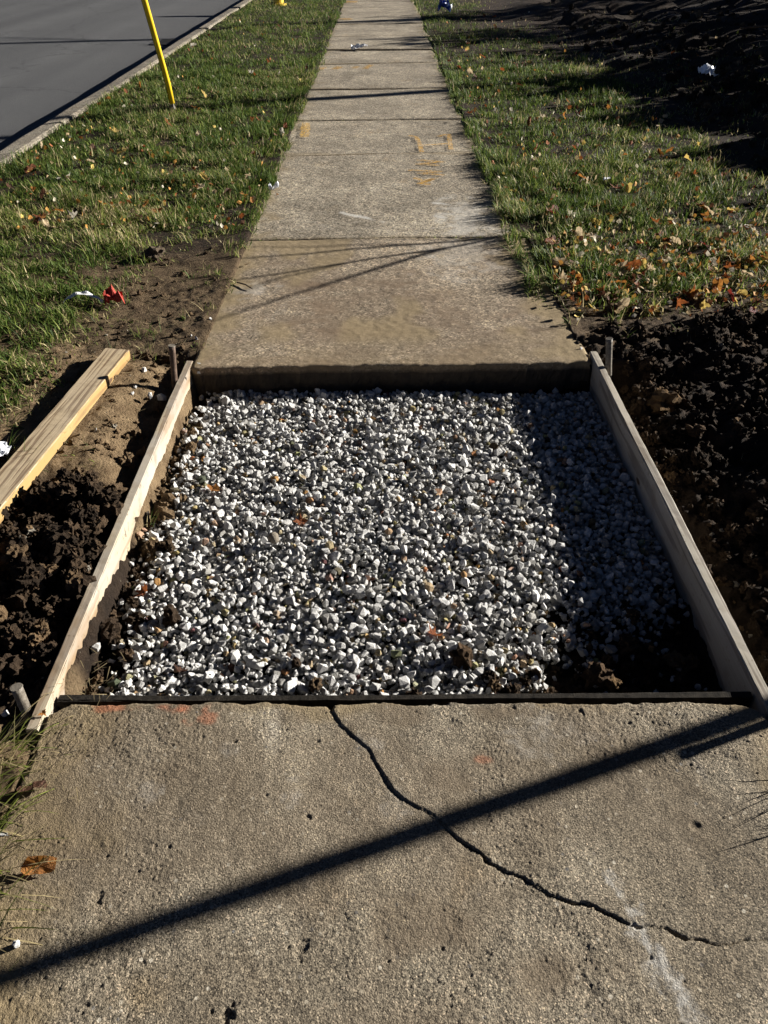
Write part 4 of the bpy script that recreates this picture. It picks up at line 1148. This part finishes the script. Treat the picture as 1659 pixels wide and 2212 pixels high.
straw(160, XL + 0.05, XR - 0.05, 1.3, 2.5, 0.03, lambda x, y: 0.4 + 0 * x, lambda x, y: 0 * x - 0.082)
V = np.concatenate([g[0] for g in S]); F3 = np.concatenate([g[1] for g in S]); F4 = np.concatenate([g[2] for g in S]); C = np.concatenate([g[3] for g in S])
stw = np_obj('dry_straw', V, F3, F4, mat=STRAW, col=C)
tag(stw, 'dead straw and stems scattered on the bare soil', 'straw', kind='stuff')

# ------------------------------------------------------------------ fallen leaves
def leaf_mesh(seed, kind, mat):
    rg = random.Random(seed)
    pts = []
    if kind == 'maple':
        tips = [(-90, 0.55), (-48, 0.62), (0, 0.95), (45, 0.85), (90, 1.1), (135, 0.85), (180, 0.95), (228, 0.62)]
        for i, (a, r) in enumerate(tips):
            a2 = tips[(i + 1) % len(tips)][0]
            if a2 <= a: a2 += 360
            r *= rg.uniform(0.85, 1.1)
            if i == 0: pts.append((a, 0.12)); continue
            pts += [(a - 9, r * 0.74), (a - 6, r * 0.80), (a, r), (a + 6, r * 0.80), (a + 9, r * 0.70)]
            pts.append(((a + a2) / 2, 0.50 * rg.uniform(0.8, 1.25)))
    else:
        for a in range(-90, 270, 20):
            t = math.radians(a - 90); r = 0.48 + 0.5 * abs(math.cos(t)) ** 2.2
            pts.append((a, r * rg.uniform(0.93, 1.05)))
    f1, f2, f3 = rg.uniform(0.3, 1.9), rg.uniform(-0.7, 0.9), rg.uniform(0, 6.28)
    def lift(x, y):
        r2 = x * x + y * y
        return f1 * 0.42 * abs(x) ** 1.5 + f2 * 0.45 * y * abs(y) + 0.17 * math.sin(5 * math.atan2(y, x) + f3) * r2 + 0.12 * math.sin(3.1 * x + f3) * y
    bm = bmesh.new()
    c = bm.verts.new((0, 0, 0)); mid = []; out = []
    for a, r in pts:
        for rr_, L in ((0.5, mid), (1.0, out)):
            x, y = rr_ * r * math.cos(math.radians(a)), rr_ * r * math.sin(math.radians(a))
            L.append(bm.verts.new((x, y, lift(x, y))))
    n = len(pts)
    for i in range(n):
        j = (i + 1) % n
        bm.faces.new((c, mid[i], mid[j])); bm.faces.new((mid[i], out[i], out[j], mid[j]))
    # stalk
    s0 = bm.verts.new((-0.015, 0, 0.0)); s1 = bm.verts.new((0.015, 0, 0.0)); s2 = bm.verts.new((0.05 * f2 + 0.012, -0.85, 0.12 * f1)); s3 = bm.verts.new((0.05 * f2 - 0.012, -0.85, 0.12 * f1))
    bm.faces.new((s0, s3, s2, s1))
    me = bpy.data.meshes.new('fallen_leaf'); bm.to_mesh(me); bm.free()
    me.materials.append(mat)
    return me
def leaf_mat(name, a, b):
    m = Mat(name, 0.6, 0.3)
    c = m.mix(m.ramp(m.noise(3.0, 5, 0.65), (0.35, 0), (0.65, 1)), a, b)
    veins = m.ramp(m.voro(2.2, feature='DISTANCE_TO_EDGE'), (0.0, 0.6), (0.05, 0))
    c = m.mix(veins, c, tuple(v * 1.4 for v in b))
    m.done(c, m.bump(m.noise(6, 4, 0.6), 0.5, 0.1))
    tr = m.t.nodes.new('ShaderNodeBsdfTranslucent'); m.t.links.new(c, tr.inputs[0])
    mx = m.t.nodes.new('ShaderNodeMixShader'); mx.inputs[0].default_value = 0.35
    m.t.links.new(m.b.outputs[0], mx.inputs[1]); m.t.links.new(tr.outputs[0], mx.inputs[2])
    m.t.links.new(mx.outputs[0], m.t.nodes['Material Output'].inputs[0])
    return m.m
LC = {'rust-brown': leaf_mat('rust_leaf', (0.15, 0.042, 0.014), (0.27, 0.085, 0.024)), 'orange': leaf_mat('orange_leaf', (0.28, 0.105, 0.022), (0.38, 0.17, 0.04)),
      'pale tan': leaf_mat('tan_leaf', (0.42, 0.30, 0.17), (0.56, 0.45, 0.29)), 'dark brown': leaf_mat('dark_leaf', (0.055, 0.025, 0.014), (0.12, 0.055, 0.03)),
      'yellow': leaf_mat('yellow_leaf', (0.50, 0.33, 0.07), (0.58, 0.44, 0.15)), 'dark red': leaf_mat('red_leaf', (0.11, 0.015, 0.012), (0.20, 0.03, 0.02)), 'bleached': leaf_mat('bleached_leaf', (0.48, 0.43, 0.33), (0.60, 0.55, 0.45))}
LM = {k: [leaf_mesh(i * 13 + n * 101, 'maple' if n < 3 else 'oval', m) for n in range(6)] for i, (k, m) in enumerate(LC.items())}
def leaf(x, y, z, size, colr, label, group=None, tilt=0.5, shape=None):
    o = bpy.data.objects.new('fallen_leaf', LM[colr][shape if shape is not None else random.randrange(6)])
    o.location = (x, y, z)
    o.scale = (size, size * random.uniform(0.8, 1.1), size)
    o.rotation_euler = (random.gauss(0, tilt), random.gauss(0, tilt), random.uniform(0, 6.28))
    return tag(link(o), label, 'leaf', group)
placed = 0
def scatter(n, region, colw, where, size, group, zoff=0.02):
    ks, ws = zip(*colw)
    for _ in range(n):
        px, py = region()
        p = gp(px, py, 0.02)
        k = random.choices(ks, ws)[0]
        z = max(float(H(p[0], p[1])), -0.02) + zoff * random.uniform(0.5, 1.5)
        s = size * random.uniform(0.55, 1.2) * (1 + 0.03 * p[1])
        szw = 'small ' if s < size * 0.78 * (1 + 0.03 * p[1]) else ('large ' if s > size * 1.02 * (1 + 0.03 * p[1]) else '')
        o = leaf(p[0], p[1], z, s, k, 'leaf', group, 0.6)
        up = o.rotation_euler[0] ** 2 + o.rotation_euler[1] ** 2
        pose = 'tilted ' if up > 0.9 else ('flat ' if up < 0.18 else '')
        o['label'] = f'{szw}{pose}{k} leaf {where(px, py, p)}'
def side(p, a, b):
    t = (p[0] - a) / (b - a)
    return 0 if t < 0.34 else (1 if t < 0.67 else 2)
def w_litter(px, py, p):
    return ('in leafy grass ' + ('nearest the slab', 'right of the slab', 'at the right edge')[0 if px < 1330 else (1 if px < 1510 else 2)]
            + (', upper part' if py < 500 else (', middle part' if py < 600 else ', above dug soil')))
def w_right(px, py, p):
    return (('hugging the right sidewalk edge', 'midway across the right verge', 'beside the dark heap')[side(p, XR2, 2.4)]
            + (', far away' if py < 110 else (', beyond the paint marks' if py < 270 else ', nearer than the paint marks')))
def w_left(px, py, p):
    return (('in grass along the kerb', 'midway across the left verge', 'hugging the left sidewalk edge')[side(p, KX1, XL)]
            + (', beyond the yellow guard' if py < 200 else (', just below the yellow guard' if py < 340 else ', near the bare dirt')))
def w_heap(px, py, p): return 'on the dark soil at upper ' + ('right corner' if px > 1470 else 'right, left of the white paper')
autumn = [('rust-brown', 5), ('orange', 3), ('pale tan', 3), ('dark brown', 2), ('yellow', 1.5), ('bleached', 1.2), ('dark red', 0.6)]
def reg_r1():
    while True:
        px, py = random.uniform(1180, 1680), random.gauss(570, 85)
        if 380 < py < 690 and px > 1190 + (690 - py) * -0.25 + max(0, (py - 560)) * 0.35: return px, py
scatter(150, reg_r1, autumn, w_litter, 0.034, 'leaves in the litter above the dug soil', 0.028)
def reg_r2():
    while True:
        px, py = random.uniform(900, 1659), random.uniform(30, 440)
        p = gp(px, py)
        if p[0] > XR2 + 0.02 and px < 1280 + (py - 120) * 1.25: return px, py
scatter(80, reg_r2, autumn, w_right, 0.030, 'leaves on the right verge', 0.04)
def reg_l():
    while True:
        px, py = random.uniform(0, 720), random.uniform(40, 500)
        p = gp(px, py)
        if KX1 + 0.05 < p[0] < XL - 0.02 and random.random() < (0.25 + py / 600): return px, py
scatter(74, reg_l, [('rust-brown', 2.5), ('orange', 1.5), ('pale tan', 4), ('dark brown', 2), ('yellow', 1), ('bleached', 1.2)], w_left, 0.030, 'leaves on the left verge', 0.04)
def reg_s(): return random.uniform(1250, 1659), random.uniform(60, 330)
scatter(16, reg_s, autumn, w_heap, 0.032, 'leaves on the dark heap', 0.02)
for px, py, z, s, k, lab in [(462, 1055, -0.072, 0.030, 'orange', 'orange-brown curled leaf on the white gravel at left'), (650, 1128, -0.077, 0.026, 'rust-brown', 'brown crumpled leaf on the gravel left of centre'),
                             (800, 1250, -0.079, 0.018, 'dark brown', 'small dark leaf on the gravel near the middle'), (935, 1370, -0.075, 0.030, 'rust-brown', 'reddish leaf standing among the near gravel'),
                             (312, 1277, -0.082, 0.030, 'rust-brown', 'dry brown leaf at the gravel edge by the left form board'), (393, 1450, -0.085, 0.022, 'dark brown', 'small brown leaf in the near left gravel'),
                             (85, 1868, 0.014, 0.030, 'orange', 'ochre leaf on the left edge of the worn slab'), (92, 1535 + 5, 0.010, 0.012, 'orange', 'tiny orange leaf by the near left board end'),
                             (1150, 845, -0.082, 0.018, 'rust-brown', 'small rust leaf in the shade at the far gravel edge'), (70, 1700, 0.012, 0.03, 'dark brown', 'dark withered leaf in the grass by the worn slab'),
                             (535, 570, 0.012, 0.03, 'pale tan', 'pale curled leaf on the dirt left of the dusty slab'), (90, 470, 0.04, 0.05, 'rust-brown', 'rust-brown leaf bunch in the straw grass at left'), (130, 455, 0.04, 0.045, 'orange', 'orange leaf next to the rust-brown bunch at left'),
                             (600, 420, 0.012, 0.018, 'orange', 'small orange leaf on the left pavement edge'), (1250, 660, 0.014, 0.02, 'orange', 'orange leaf on bare dirt near the pale right stake')]:
    p = gp(px, py, z)
    leaf(p[0], p[1], p[2], s, k, lab, None, 0.35, random.randrange(4))

# crumbled bits of leaf too small to tell apart
nb_ = 1500
bx_, by_ = [], []
while len(bx_) < nb_:
    q_ = random.random()
    px, py = reg_r1() if q_ < 0.5 else (reg_r2() if q_ < 0.75 else reg_l())
    p = gp(px, py, 0.02); bx_.append(p[0]); by_.append(p[1])
bx_, by_ = np.array(bx_), np.array(by_)
pb_ = np.stack([bx_, by_, np.maximum(H(bx_, by_), -0.02) + RNG.uniform(0.005, 0.05, nb_)], 1)
chip_v = np.array([[-1, -0.5, 0.1], [0.1, -0.75, -0.1], [1, -0.2, 0.25], [0.6, 0.6, 0.0], [-0.4, 0.7, 0.3], [0, 0, -0.1]])
chip_f = np.array([[0, 1, 5], [1, 2, 5], [2, 3, 5], [3, 4, 5], [4, 0, 5]])
pal = np.array([[0.26, 0.085, 0.025], [0.44, 0.22, 0.05], [0.46, 0.34, 0.19], [0.10, 0.045, 0.022], [0.58, 0.52, 0.40], [0.50, 0.36, 0.10]])
V, F, C = merge([(chip_v, chip_f)], np.zeros(nb_, int), pb_, RNG.uniform(0.006, 0.016, nb_) * (1 + 0.04 * by_), rot_mats(nb_, RNG), pal[RNG.integers(0, len(pal), nb_)])
tag(np_obj('leaf_litter', V, F, None, mat=STRAW, col=C), 'crumbled bits of dry leaves strewn through the grass', 'leaf litter', kind='stuff')

# ------------------------------------------------------------------ litter
def crumple(name, px, py, z, size, mat, label, cat, seed, aspect=0.6, lift=0.35, n=9, rz=0.0):
    p = gp(px, py, z)
    u, v = np.meshgrid(np.linspace(-1, 1, n), np.linspace(-1, 1, n))
    X = u * size + size * 0.22 * vn(u * 2 + seed, v * 2, seed); Y = v * size * aspect + size * 0.22 * vn(u * 2, v * 2 + seed, seed + 1)
    Z = size * lift * (0.6 + fbm(u * 1.6 + seed, v * 1.6, 3, seed + 2)); Z = Z - Z.min()
    bot = np.stack([X.ravel(), Y.ravel(), Z.ravel()], 1)
    F = grid_faces(n, n)
    top = bot + np.array([0, 0, 0.0012])
    ring = np.concatenate([np.arange(n), np.arange(1, n) * n + n - 1, (n - 1) * n + np.arange(n - 2, -1, -1), np.arange(n - 2, 0, -1) * n])
    S_ = np.stack([ring, np.roll(ring, -1), np.roll(ring, -1) + n * n, ring + n * n], 1)
    o = np_obj(name, np.concatenate([bot, top]), None, np.concatenate([F[:, ::-1], F + n * n, S_]), mat=mat, smooth=False)
    o.location = tuple(p); o.rotation_euler = (0, 0, rz)
    return tag(o, label, cat)
def paper_strip(px, py, L, w, h, rz, mat, label):
    n = 22; V = []
    for i in range(n):
        t = i / (n - 1); x = (t - 0.5) * L
        zc = h * math.sin(math.pi * min(1, t * 1.05)) ** 0.8 + 0.002 * math.sin(t * 23); wd = w * (0.35 + 0.65 * math.sin(math.pi * (0.12 + 0.8 * t)))
        for k in range(5):
            f = k / 4 - 0.5
            V.append((x, wd * f + 0.012 * math.sin(t * 3.0), zc + f * w * 0.25 + 0.002 * math.sin(t * 17 + k)))
    V = np.array(V); m_ = len(V); F = grid_faces(5, n)
    ring = np.concatenate([np.arange(5), np.arange(1, n) * 5 + 4, (n - 1) * 5 + np.arange(3, -1, -1), np.arange(n - 2, 0, -1) * 5])
    S_ = np.stack([ring, np.roll(ring, -1), np.roll(ring, -1) + m_, ring + m_], 1)
    o = np_obj('paper_strip', np.concatenate([V, V + np.array([0, 0, 0.0012])]), None, np.concatenate([F[:, ::-1], F + m_, S_]), mat=mat, smooth=False)
    p = gp(px, py, 0.03); o.location = tuple(p); o.rotation_euler = (0.0, 0, rz)
    return tag(o, label, 'paper')
paper_strip(180, 652, 0.165, 0.022, 0.034, R_(4), PAPER, 'long curled strip of white paper on the left grass')
crumple('red_wrapper', 247, 654, 0.012, 0.036, RED, 'crumpled bright red wrapper beside the white paper strip', 'wrapper', 5, 0.8, 1.0, 9, 0.4)
crumple('paper_scrap', 776, 106, 0.012, 0.11, PAPER, 'small white paper lying flat on the distant sidewalk', 'paper', 7, 0.55, 0.25, 7, 0.2)
crumple('paper_scrap', 1524, 166, 0.12, 0.085, PLASTICW, 'crumpled white paper on the dark soil at upper right', 'paper', 9, 0.8, 0.7, 8, 0.7)
bg = crumple('plastic_bag', 958, 27, 0.03, 0.10, BLUE, 'blue and white crumpled bag in the grass beside the far sidewalk', 'bag', 11, 0.7, 1.1, 10, 0.1)
fl_ = crumple('white_flap', 975, 28, 0.03, 0.055, PLASTICW, None, None, 13, 0.7, 1.2, 8, 0.2)
fl_.parent = bg; fl_.location = (0.09, -0.02, 0.015); fl_.rotation_euler = (0, 0, 0)
crumple('white_cup_shard', -2, 985, 0.04, 0.038, PLASTICW, 'white plastic piece cut off by the left picture edge', 'plastic', 15, 0.7, 0.5, 8, 1.2)
crumple('bottle_cap_wrap', 592, 412, 0.012, 0.03, PLASTICW, 'small silvery wrapper on the left pavement edge', 'wrapper', 19, 0.5, 0.8, 8, 0.1)
crumple('paper_scrap', 1190 + 120, 390 / 1.0, 0.05, 0.02, PAPER, 'tiny white scrap among the leaves right of the sidewalk', 'paper', 21, 0.6, 0.6, 7, 0.5)
tw = bmesh.new()
a, b = gp(512, 610, 0.006), gp(545, 624, 0.006)
tube(tw, [Vector((0, 0, 0)), Vector((b - a)) * 0.5 + Vector((0.003, 0.006, 0.003)), Vector(b - a)], [0.003, 0.0035, 0.002], 7)
two = bm_obj('twig', tw, BARK, None, True); two.location = tuple(a)
tag(two, 'thin dark twig lying on the left part of the dusty slab', 'twig')

# ------------------------------------------------------------------ yellow guy-wire guard with its anchor and cable
gb = gp(375, 240, 0.0)
def over(px, py, y):
    d = _f * FPX + _r * (px - 829.5) - _u * (py - 1106.0); s = y / d[1]
    return np.array([d[0] * s, d[1] * s, CAM_H + d[2] * s])
k1 = over(352, 140, gb[1] - 0.16); k2 = over(312, 0, gb[1] - 0.42)
dirv = (k2 - k1) / np.linalg.norm(k2 - k1)
g0 = empty('guy_wire_guard', tuple(gb))
b_ = Vector(gb)
p0 = Vector(over(372, 222, gb[1] - 0.03)) - b_
top = Vector(k2 + dirv * 1.3) - b_
bm = bmesh.new()
tube(bm, [p0, (p0 + (Vector(k1) - b_)) / 2 + Vector((0.004, 0, 0)), Vector(k1) - b_, Vector(k2) - b_, top], [0.021, 0.022, 0.021, 0.022, 0.022], 14)
gd = bm_obj('guard_sleeve', bm, YELLOW, g0, True)
bm = bmesh.new()
sv = Vector((-0.0185, -0.011, 0.0))
tube(bm, [p0 + sv, (p0 + (Vector(k1) - b_)) / 2 + Vector((0.004, 0, 0)) + sv, Vector(k1) - b_ + sv, Vector(k2) - b_ + sv, top + sv], 0.0045, 6)
bm_obj('seam', bm, mat_plain('dirty_yellow_seam', (0.20, 0.13, 0.01), (0.36, 0.24, 0.02), 30, 0.6), g0, True)
bm = bmesh.new()
tube(bm, [Vector((0.004, 0.0, -0.2)), Vector((0.0, 0, 0.0)), p0 * 1.1], [0.012, 0.012, 0.012], 10)
bm_obj('anchor_rod', bm, STEELG, g0, True)
bm = bmesh.new()
tube(bm, [p0 * 0.25, p0 * 0.6], [0.022, 0.018], 10)
bm_obj('anchor_eye', bm, STEELG, g0, True)
bm = bmesh.new()
wend = Vector(k2 + dirv * 12.0) - b_
tube(bm, [top * 0.98, wend], [0.005, 0.005], 8)
bm_obj('cable', bm, GALV, g0, True)
tag(g0, 'bright yellow leaning guy wire guard standing in the left verge', 'guy guard')
# the pole the cable runs to stands left of the picture
pe = Vector(k2 + dirv * 12.0)
up_ = empty('utility_pole', (pe.x, pe.y, float(H(pe.x, pe.y)) if pe.x > KX1 else -0.1))
bm = bmesh.new(); tube(bm, [(0, 0, -0.3), (0, 0, 2), (0, 0, 5), (0, 0, pe.z + 1.4)], [0.14, 0.135, 0.12, 0.10], 16); bm_obj('pole_shaft', bm, BARK, up_, True)
bm = bmesh.new(); box(bm, (0, 0, pe.z + 0.9), (1.8, 0.1, 0.12)); bm_obj('crossarm', bm, BARK, up_)
tag(up_, 'tall brown wooden utility pole standing left of the picture', 'utility pole')

# ------------------------------------------------------------------ hydrant at the far verge, only its foot in the picture
hb = gp(602, 12, 0.0)
hy = empty('fire_hydrant', (hb[0], hb[1], float(H(hb[0], hb[1]))))
bm = bmesh.new(); lathe(bm, [(0.15, 0), (0.15, 0.03), (0.10, 0.035), (0.10, 0.38), (0.115, 0.40), (0.115, 0.43), (0.095, 0.45)], 20); bm_obj('barrel', bm, HYD, hy, False)
bm = bmesh.new(); lathe(bm, [(0.115, 0.45), (0.11, 0.50), (0.09, 0.56), (0.05, 0.60), (0.025, 0.61), (0.025, 0.65)], 20); bm_obj('bonnet', bm, HYD, hy, True)
for s in (-1, 1):
    bm = bmesh.new(); tube(bm, [(s * 0.08, 0, 0.34), (s * 0.14, 0, 0.34), (s * 0.145, 0, 0.34), (s * 0.17, 0, 0.34)], [0.045, 0.045, 0.055, 0.05], 14); bm_obj('outlet', bm, HYD, hy)
bm = bmesh.new(); tube(bm, [(0, -0.08, 0.30), (0, -0.15, 0.30), (0, -0.155, 0.30), (0, -0.19, 0.30)], [0.06, 0.06, 0.07, 0.065], 14); bm_obj('pumper_outlet', bm, HYD, hy)
for k in range(8):
    a = k * math.pi / 4 + 0.2
    bm = bmesh.new(); tube(bm, [(0.132 * math.cos(a), 0.132 * math.sin(a), 0.03), (0.132 * math.cos(a), 0.132 * math.sin(a), 0.05)], [0.011, 0.011], 6); bm_obj('bolt', bm, IRON, hy)
tag(hy, 'yellow fire hydrant whose foot shows at the top edge of the picture', 'fire hydrant')

# ------------------------------------------------------------------ drain at the kerb
dp = gp(690, 70, -0.13)
dr_ = empty('storm_drain', (KX0 - 0.26, gp(700, 70)[1], -0.128))
bm = bmesh.new()
for s in (-1, 1):
    box(bm, (s * 0.225, 0, 0.006), (0.05, 0.62, 0.02)); box(bm, (0, s * 0.29, 0.0055), (0.40, 0.04, 0.019))
bm_obj('grate_frame', bm, IRON, dr_)
bar_me = None
for k in range(9):
    if bar_me is None:
        bm = bmesh.new(); box(bm, (0, 0, 0), (0.40, 0.028, 0.018)); o = bm_obj('grate_bar', bm, IRON, dr_); bar_me = o.data
    else: o = link(bpy.data.objects.new('grate_bar', bar_me), dr_)
    o.location = (0, -0.24 + 0.06 * k, 0.004)
tag(dr_, 'dark iron storm drain in the road beside the kerb', 'storm drain')

# ------------------------------------------------------------------ posts and trees right of the picture whose shadows fall into it
sh = gp(1480, 1592)
pb = sh[:2] + S_H * 2.6
ps = empty('sign_post', (pb[0], pb[1], float(H(pb[0], pb[1]))))
bm = bmesh.new(); tube(bm, [(0, 0, -0.3), (0, 0, 0.0), (0, 0, 1.2), (0, 0, 2.6)], [0.024] * 4, 18); bm_obj('post_tube', bm, GALV, ps, True)
bm = bmesh.new(); lathe(bm, [(0.030, 2.6), (0.030, 2.62), (0.006, 2.63)], 16); bm_obj('post_cap', bm, GALV, ps)
tag(ps, 'grey steel post right of the picture casting the long diagonal shadow', 'post')
tip = gp(1486, 1626)[:2]
hgt = 0.30
sb = tip + S_H * hgt / math.tan(SUN_EL)
gs = empty('grade_stake', (sb[0], sb[1], float(H(sb[0], sb[1]))))
bm = bmesh.new(); tube(bm, [(0, 0, -0.1), (0, 0, 0.1), (0, 0, hgt - gs.location.z)], [0.0095, 0.0095, 0.0095], 12); bm_obj('shaft', bm, STEELG, gs, True)
bm = bmesh.new(); lathe(bm, [(0.0115, hgt - gs.location.z - 0.012), (0.0115, hgt - gs.location.z), (0.008, hgt - gs.location.z + 0.003)], 12); bm_obj('struck_head', bm, STEELG, gs)
tag(gs, 'short steel stake right of the picture with a blunt shadow on the slab', 'stake')

def bare_tree(base, height, r0, seed, label, clear=0.3, n_limb=16):
    rg = random.Random(seed)
    e = empty('bare_tree', (base[0], base[1], float(H(base[0], base[1])) - 0.02))
    bm = bmesh.new()
    pts = []; x = y = 0.0
    for i in range(9):
        t = i / 8
        pts.append(Vector((x, y, height * t - 0.1))); x += rg.gauss(0, 0.03 * height / 8); y += rg.gauss(0, 0.03 * height / 8)
    tube(bm, pts, [r0 * (1 - 0.8 * i / 8) for i in range(9)], 12)
    bm_obj('trunk', bm, BARK, e, True)
    bm = bmesh.new()
    def limb(p, d, L, r, depth):
        q = [p]
        for i in range(4):
            d = (d + Vector((rg.gauss(0, 0.16), rg.gauss(0, 0.16), rg.gauss(0.06, 0.12)))).normalized(); q.append(q[-1] + d * L / 4)
        tube(bm, q, [r, r * 0.85, r * 0.68, r * 0.5, r * 0.3], 6)
        if depth:
            for _ in range(rg.randint(3, 4)):
                i = rg.randint(1, 4); dd = (d + Vector((rg.gauss(0, 0.6), rg.gauss(0, 0.6), rg.gauss(0.2, 0.4)))).normalized()
                limb(q[i], dd, L * rg.uniform(0.4, 0.65), r * 0.5, depth - 1)
    for k in range(n_limb):
        t = clear + (1 - clear) * (k + rg.random()) / n_limb * 0.98
        i = min(7, int(t * 8)); p = pts[i].lerp(pts[i + 1], t * 8 - i)
        a = k * 2.4 + rg.random()
        limb(p, Vector((math.cos(a), math.sin(a), rg.uniform(0.3, 0.9))).normalized(), height * 0.30 * (1.15 - t), r0 * 0.42 * (1.1 - t), 2)
    bm_obj('crown', bm, BARK, e, True)
    return tag(e, label, 'tree')
def shadow_base(px, py, dist): return gp(px, py)[:2] + S_H * dist
bare_tree(shadow_base(810, 206, 9.5), 8.0, 0.13, 1, 'bare tree right of the picture, nearest of those shading the far sidewalk', 0.55, 12)
def cast(px, py, d):
    """point above the ground whose shadow falls at (px, py), d metres towards the sun"""
    q = gp(px, py); return Vector((q[0] + S_H[0] * d, q[1] + S_H[1] * d, d * math.tan(SUN_EL)))
fk = cast(1090, 508, 3.1)
sap = empty('bare_sapling', (fk.x, fk.y, float(H(fk.x, fk.y)) - 0.01)); so_ = Vector(sap.location)
bm = bmesh.new(); tube(bm, [Vector((0.01, 0, -0.1)), Vector((0.0, 0.01, 0.35)), fk - so_], [0.026, 0.022, 0.018], 10); bm_obj('trunk', bm, BARK, sap, True)
bm = bmesh.new()
for pts in ([(1090, 508, 3.1), (900, 527, 3.16), (700, 543, 3.22), (520, 556, 3.25), (380, 570, 3.3)], [(1090, 508, 3.1), (960, 535, 3.0), (760, 566, 2.95), (500, 605, 2.9), (330, 640, 2.9)],
            [(960, 535, 3.0), (800, 585, 2.9), (620, 640, 2.8), (440, 700, 2.75)], [(900, 527, 3.16), (700, 530, 3.3), (520, 530, 3.4)], [(760, 566, 2.95), (600, 600, 3.0), (470, 650, 3.1)], [(1090, 508, 3.1), (940, 516, 3.2), (700, 516, 3.4)]):
    q = [cast(*p) - so_ for p in pts]
    r0 = 0.014 if len(q) > 3 else 0.008
    tube(bm, q, [r0 * (1 - 0.7 * i / (len(q) - 1)) for i in range(len(q))], 7)
bm_obj('crown', bm, BARK, sap, True)
tag(sap, 'bare forked sapling right of the picture shading the dusty slab', 'sapling')
bare_tree(shadow_base(850, 45, 11.0), 9.0, 0.16, 3, 'thick bare tree right of the picture, farthest from the pit', 0.5, 12)
# unseen evergreen shrub, added to darken the heap
def shrub(base, r, h, seed, label, n=5000):
    rg = np.random.default_rng(seed)
    e = empty('added_shrub', (base[0], base[1], float(H(base[0], base[1]))))
    d = rg.normal(size=(n, 3)); d /= np.linalg.norm(d, axis=1)[:, None]
    rad_ = rg.uniform(0.55, 1.0, n) * (1 + 0.25 * vn(d[:, 0] * 3 + d[:, 2] * 2, d[:, 1] * 3, seed))
    c = d * rad_[:, None] * np.array([r, r, h * 0.52]) + np.array([0, 0, h * 0.52])
    a = rg.normal(size=(n, 3)) * 0.055; b2 = rg.normal(size=(n, 3)) * 0.04
    V = np.stack([c - a, c + b2, c + a, c - b2], 1).reshape(-1, 3)
    np_obj('crown', V, None, np.arange(4 * n).reshape(-1, 4), mat=SHRUB, parent=e)
    bm = bmesh.new(); tube(bm, [(0, 0, -0.1), (0.02, 0, h * 0.3), (0, 0.03, h * 0.8)], [0.06, 0.05, 0.02], 8)
    for k in range(6):
        a_ = k * 1.05; tube(bm, [(0, 0, h * 0.15), (math.cos(a_) * r * 0.4, math.sin(a_) * r * 0.4, h * 0.45), (math.cos(a_) * r * 0.7, math.sin(a_) * r * 0.7, h * 0.7)], [0.025, 0.018, 0.008], 6)
    bm_obj('trunk', bm, BARK, e, True)
    return tag(e, label, 'shrub')
added_shrubs = [((5.4, 6.6), 0.7, 0.85, 1300), ((6.1, 8.4), 0.85, 1.10, 1500), ((7.0, 10.4), 0.95, 1.5, 1700), ((8.1, 12.8), 1.1, 1.9, 1900), ((9.3, 15.4), 1.3, 2.7, 2100), ((10.8, 18.6), 1.5, 3.2, 2500)]
words = ['smallest and nearest', 'second', 'third', 'fourth', 'fifth', 'tallest and farthest']
for k, (b, r, h, n) in enumerate(added_shrubs):
    o = shrub(b, r, h, 50 + k, f'added evergreen shrub right of the picture, {words[k]} of the row shading the heap', n)
    o['group'] = 'row of evergreen shrubs added to shade the heap'
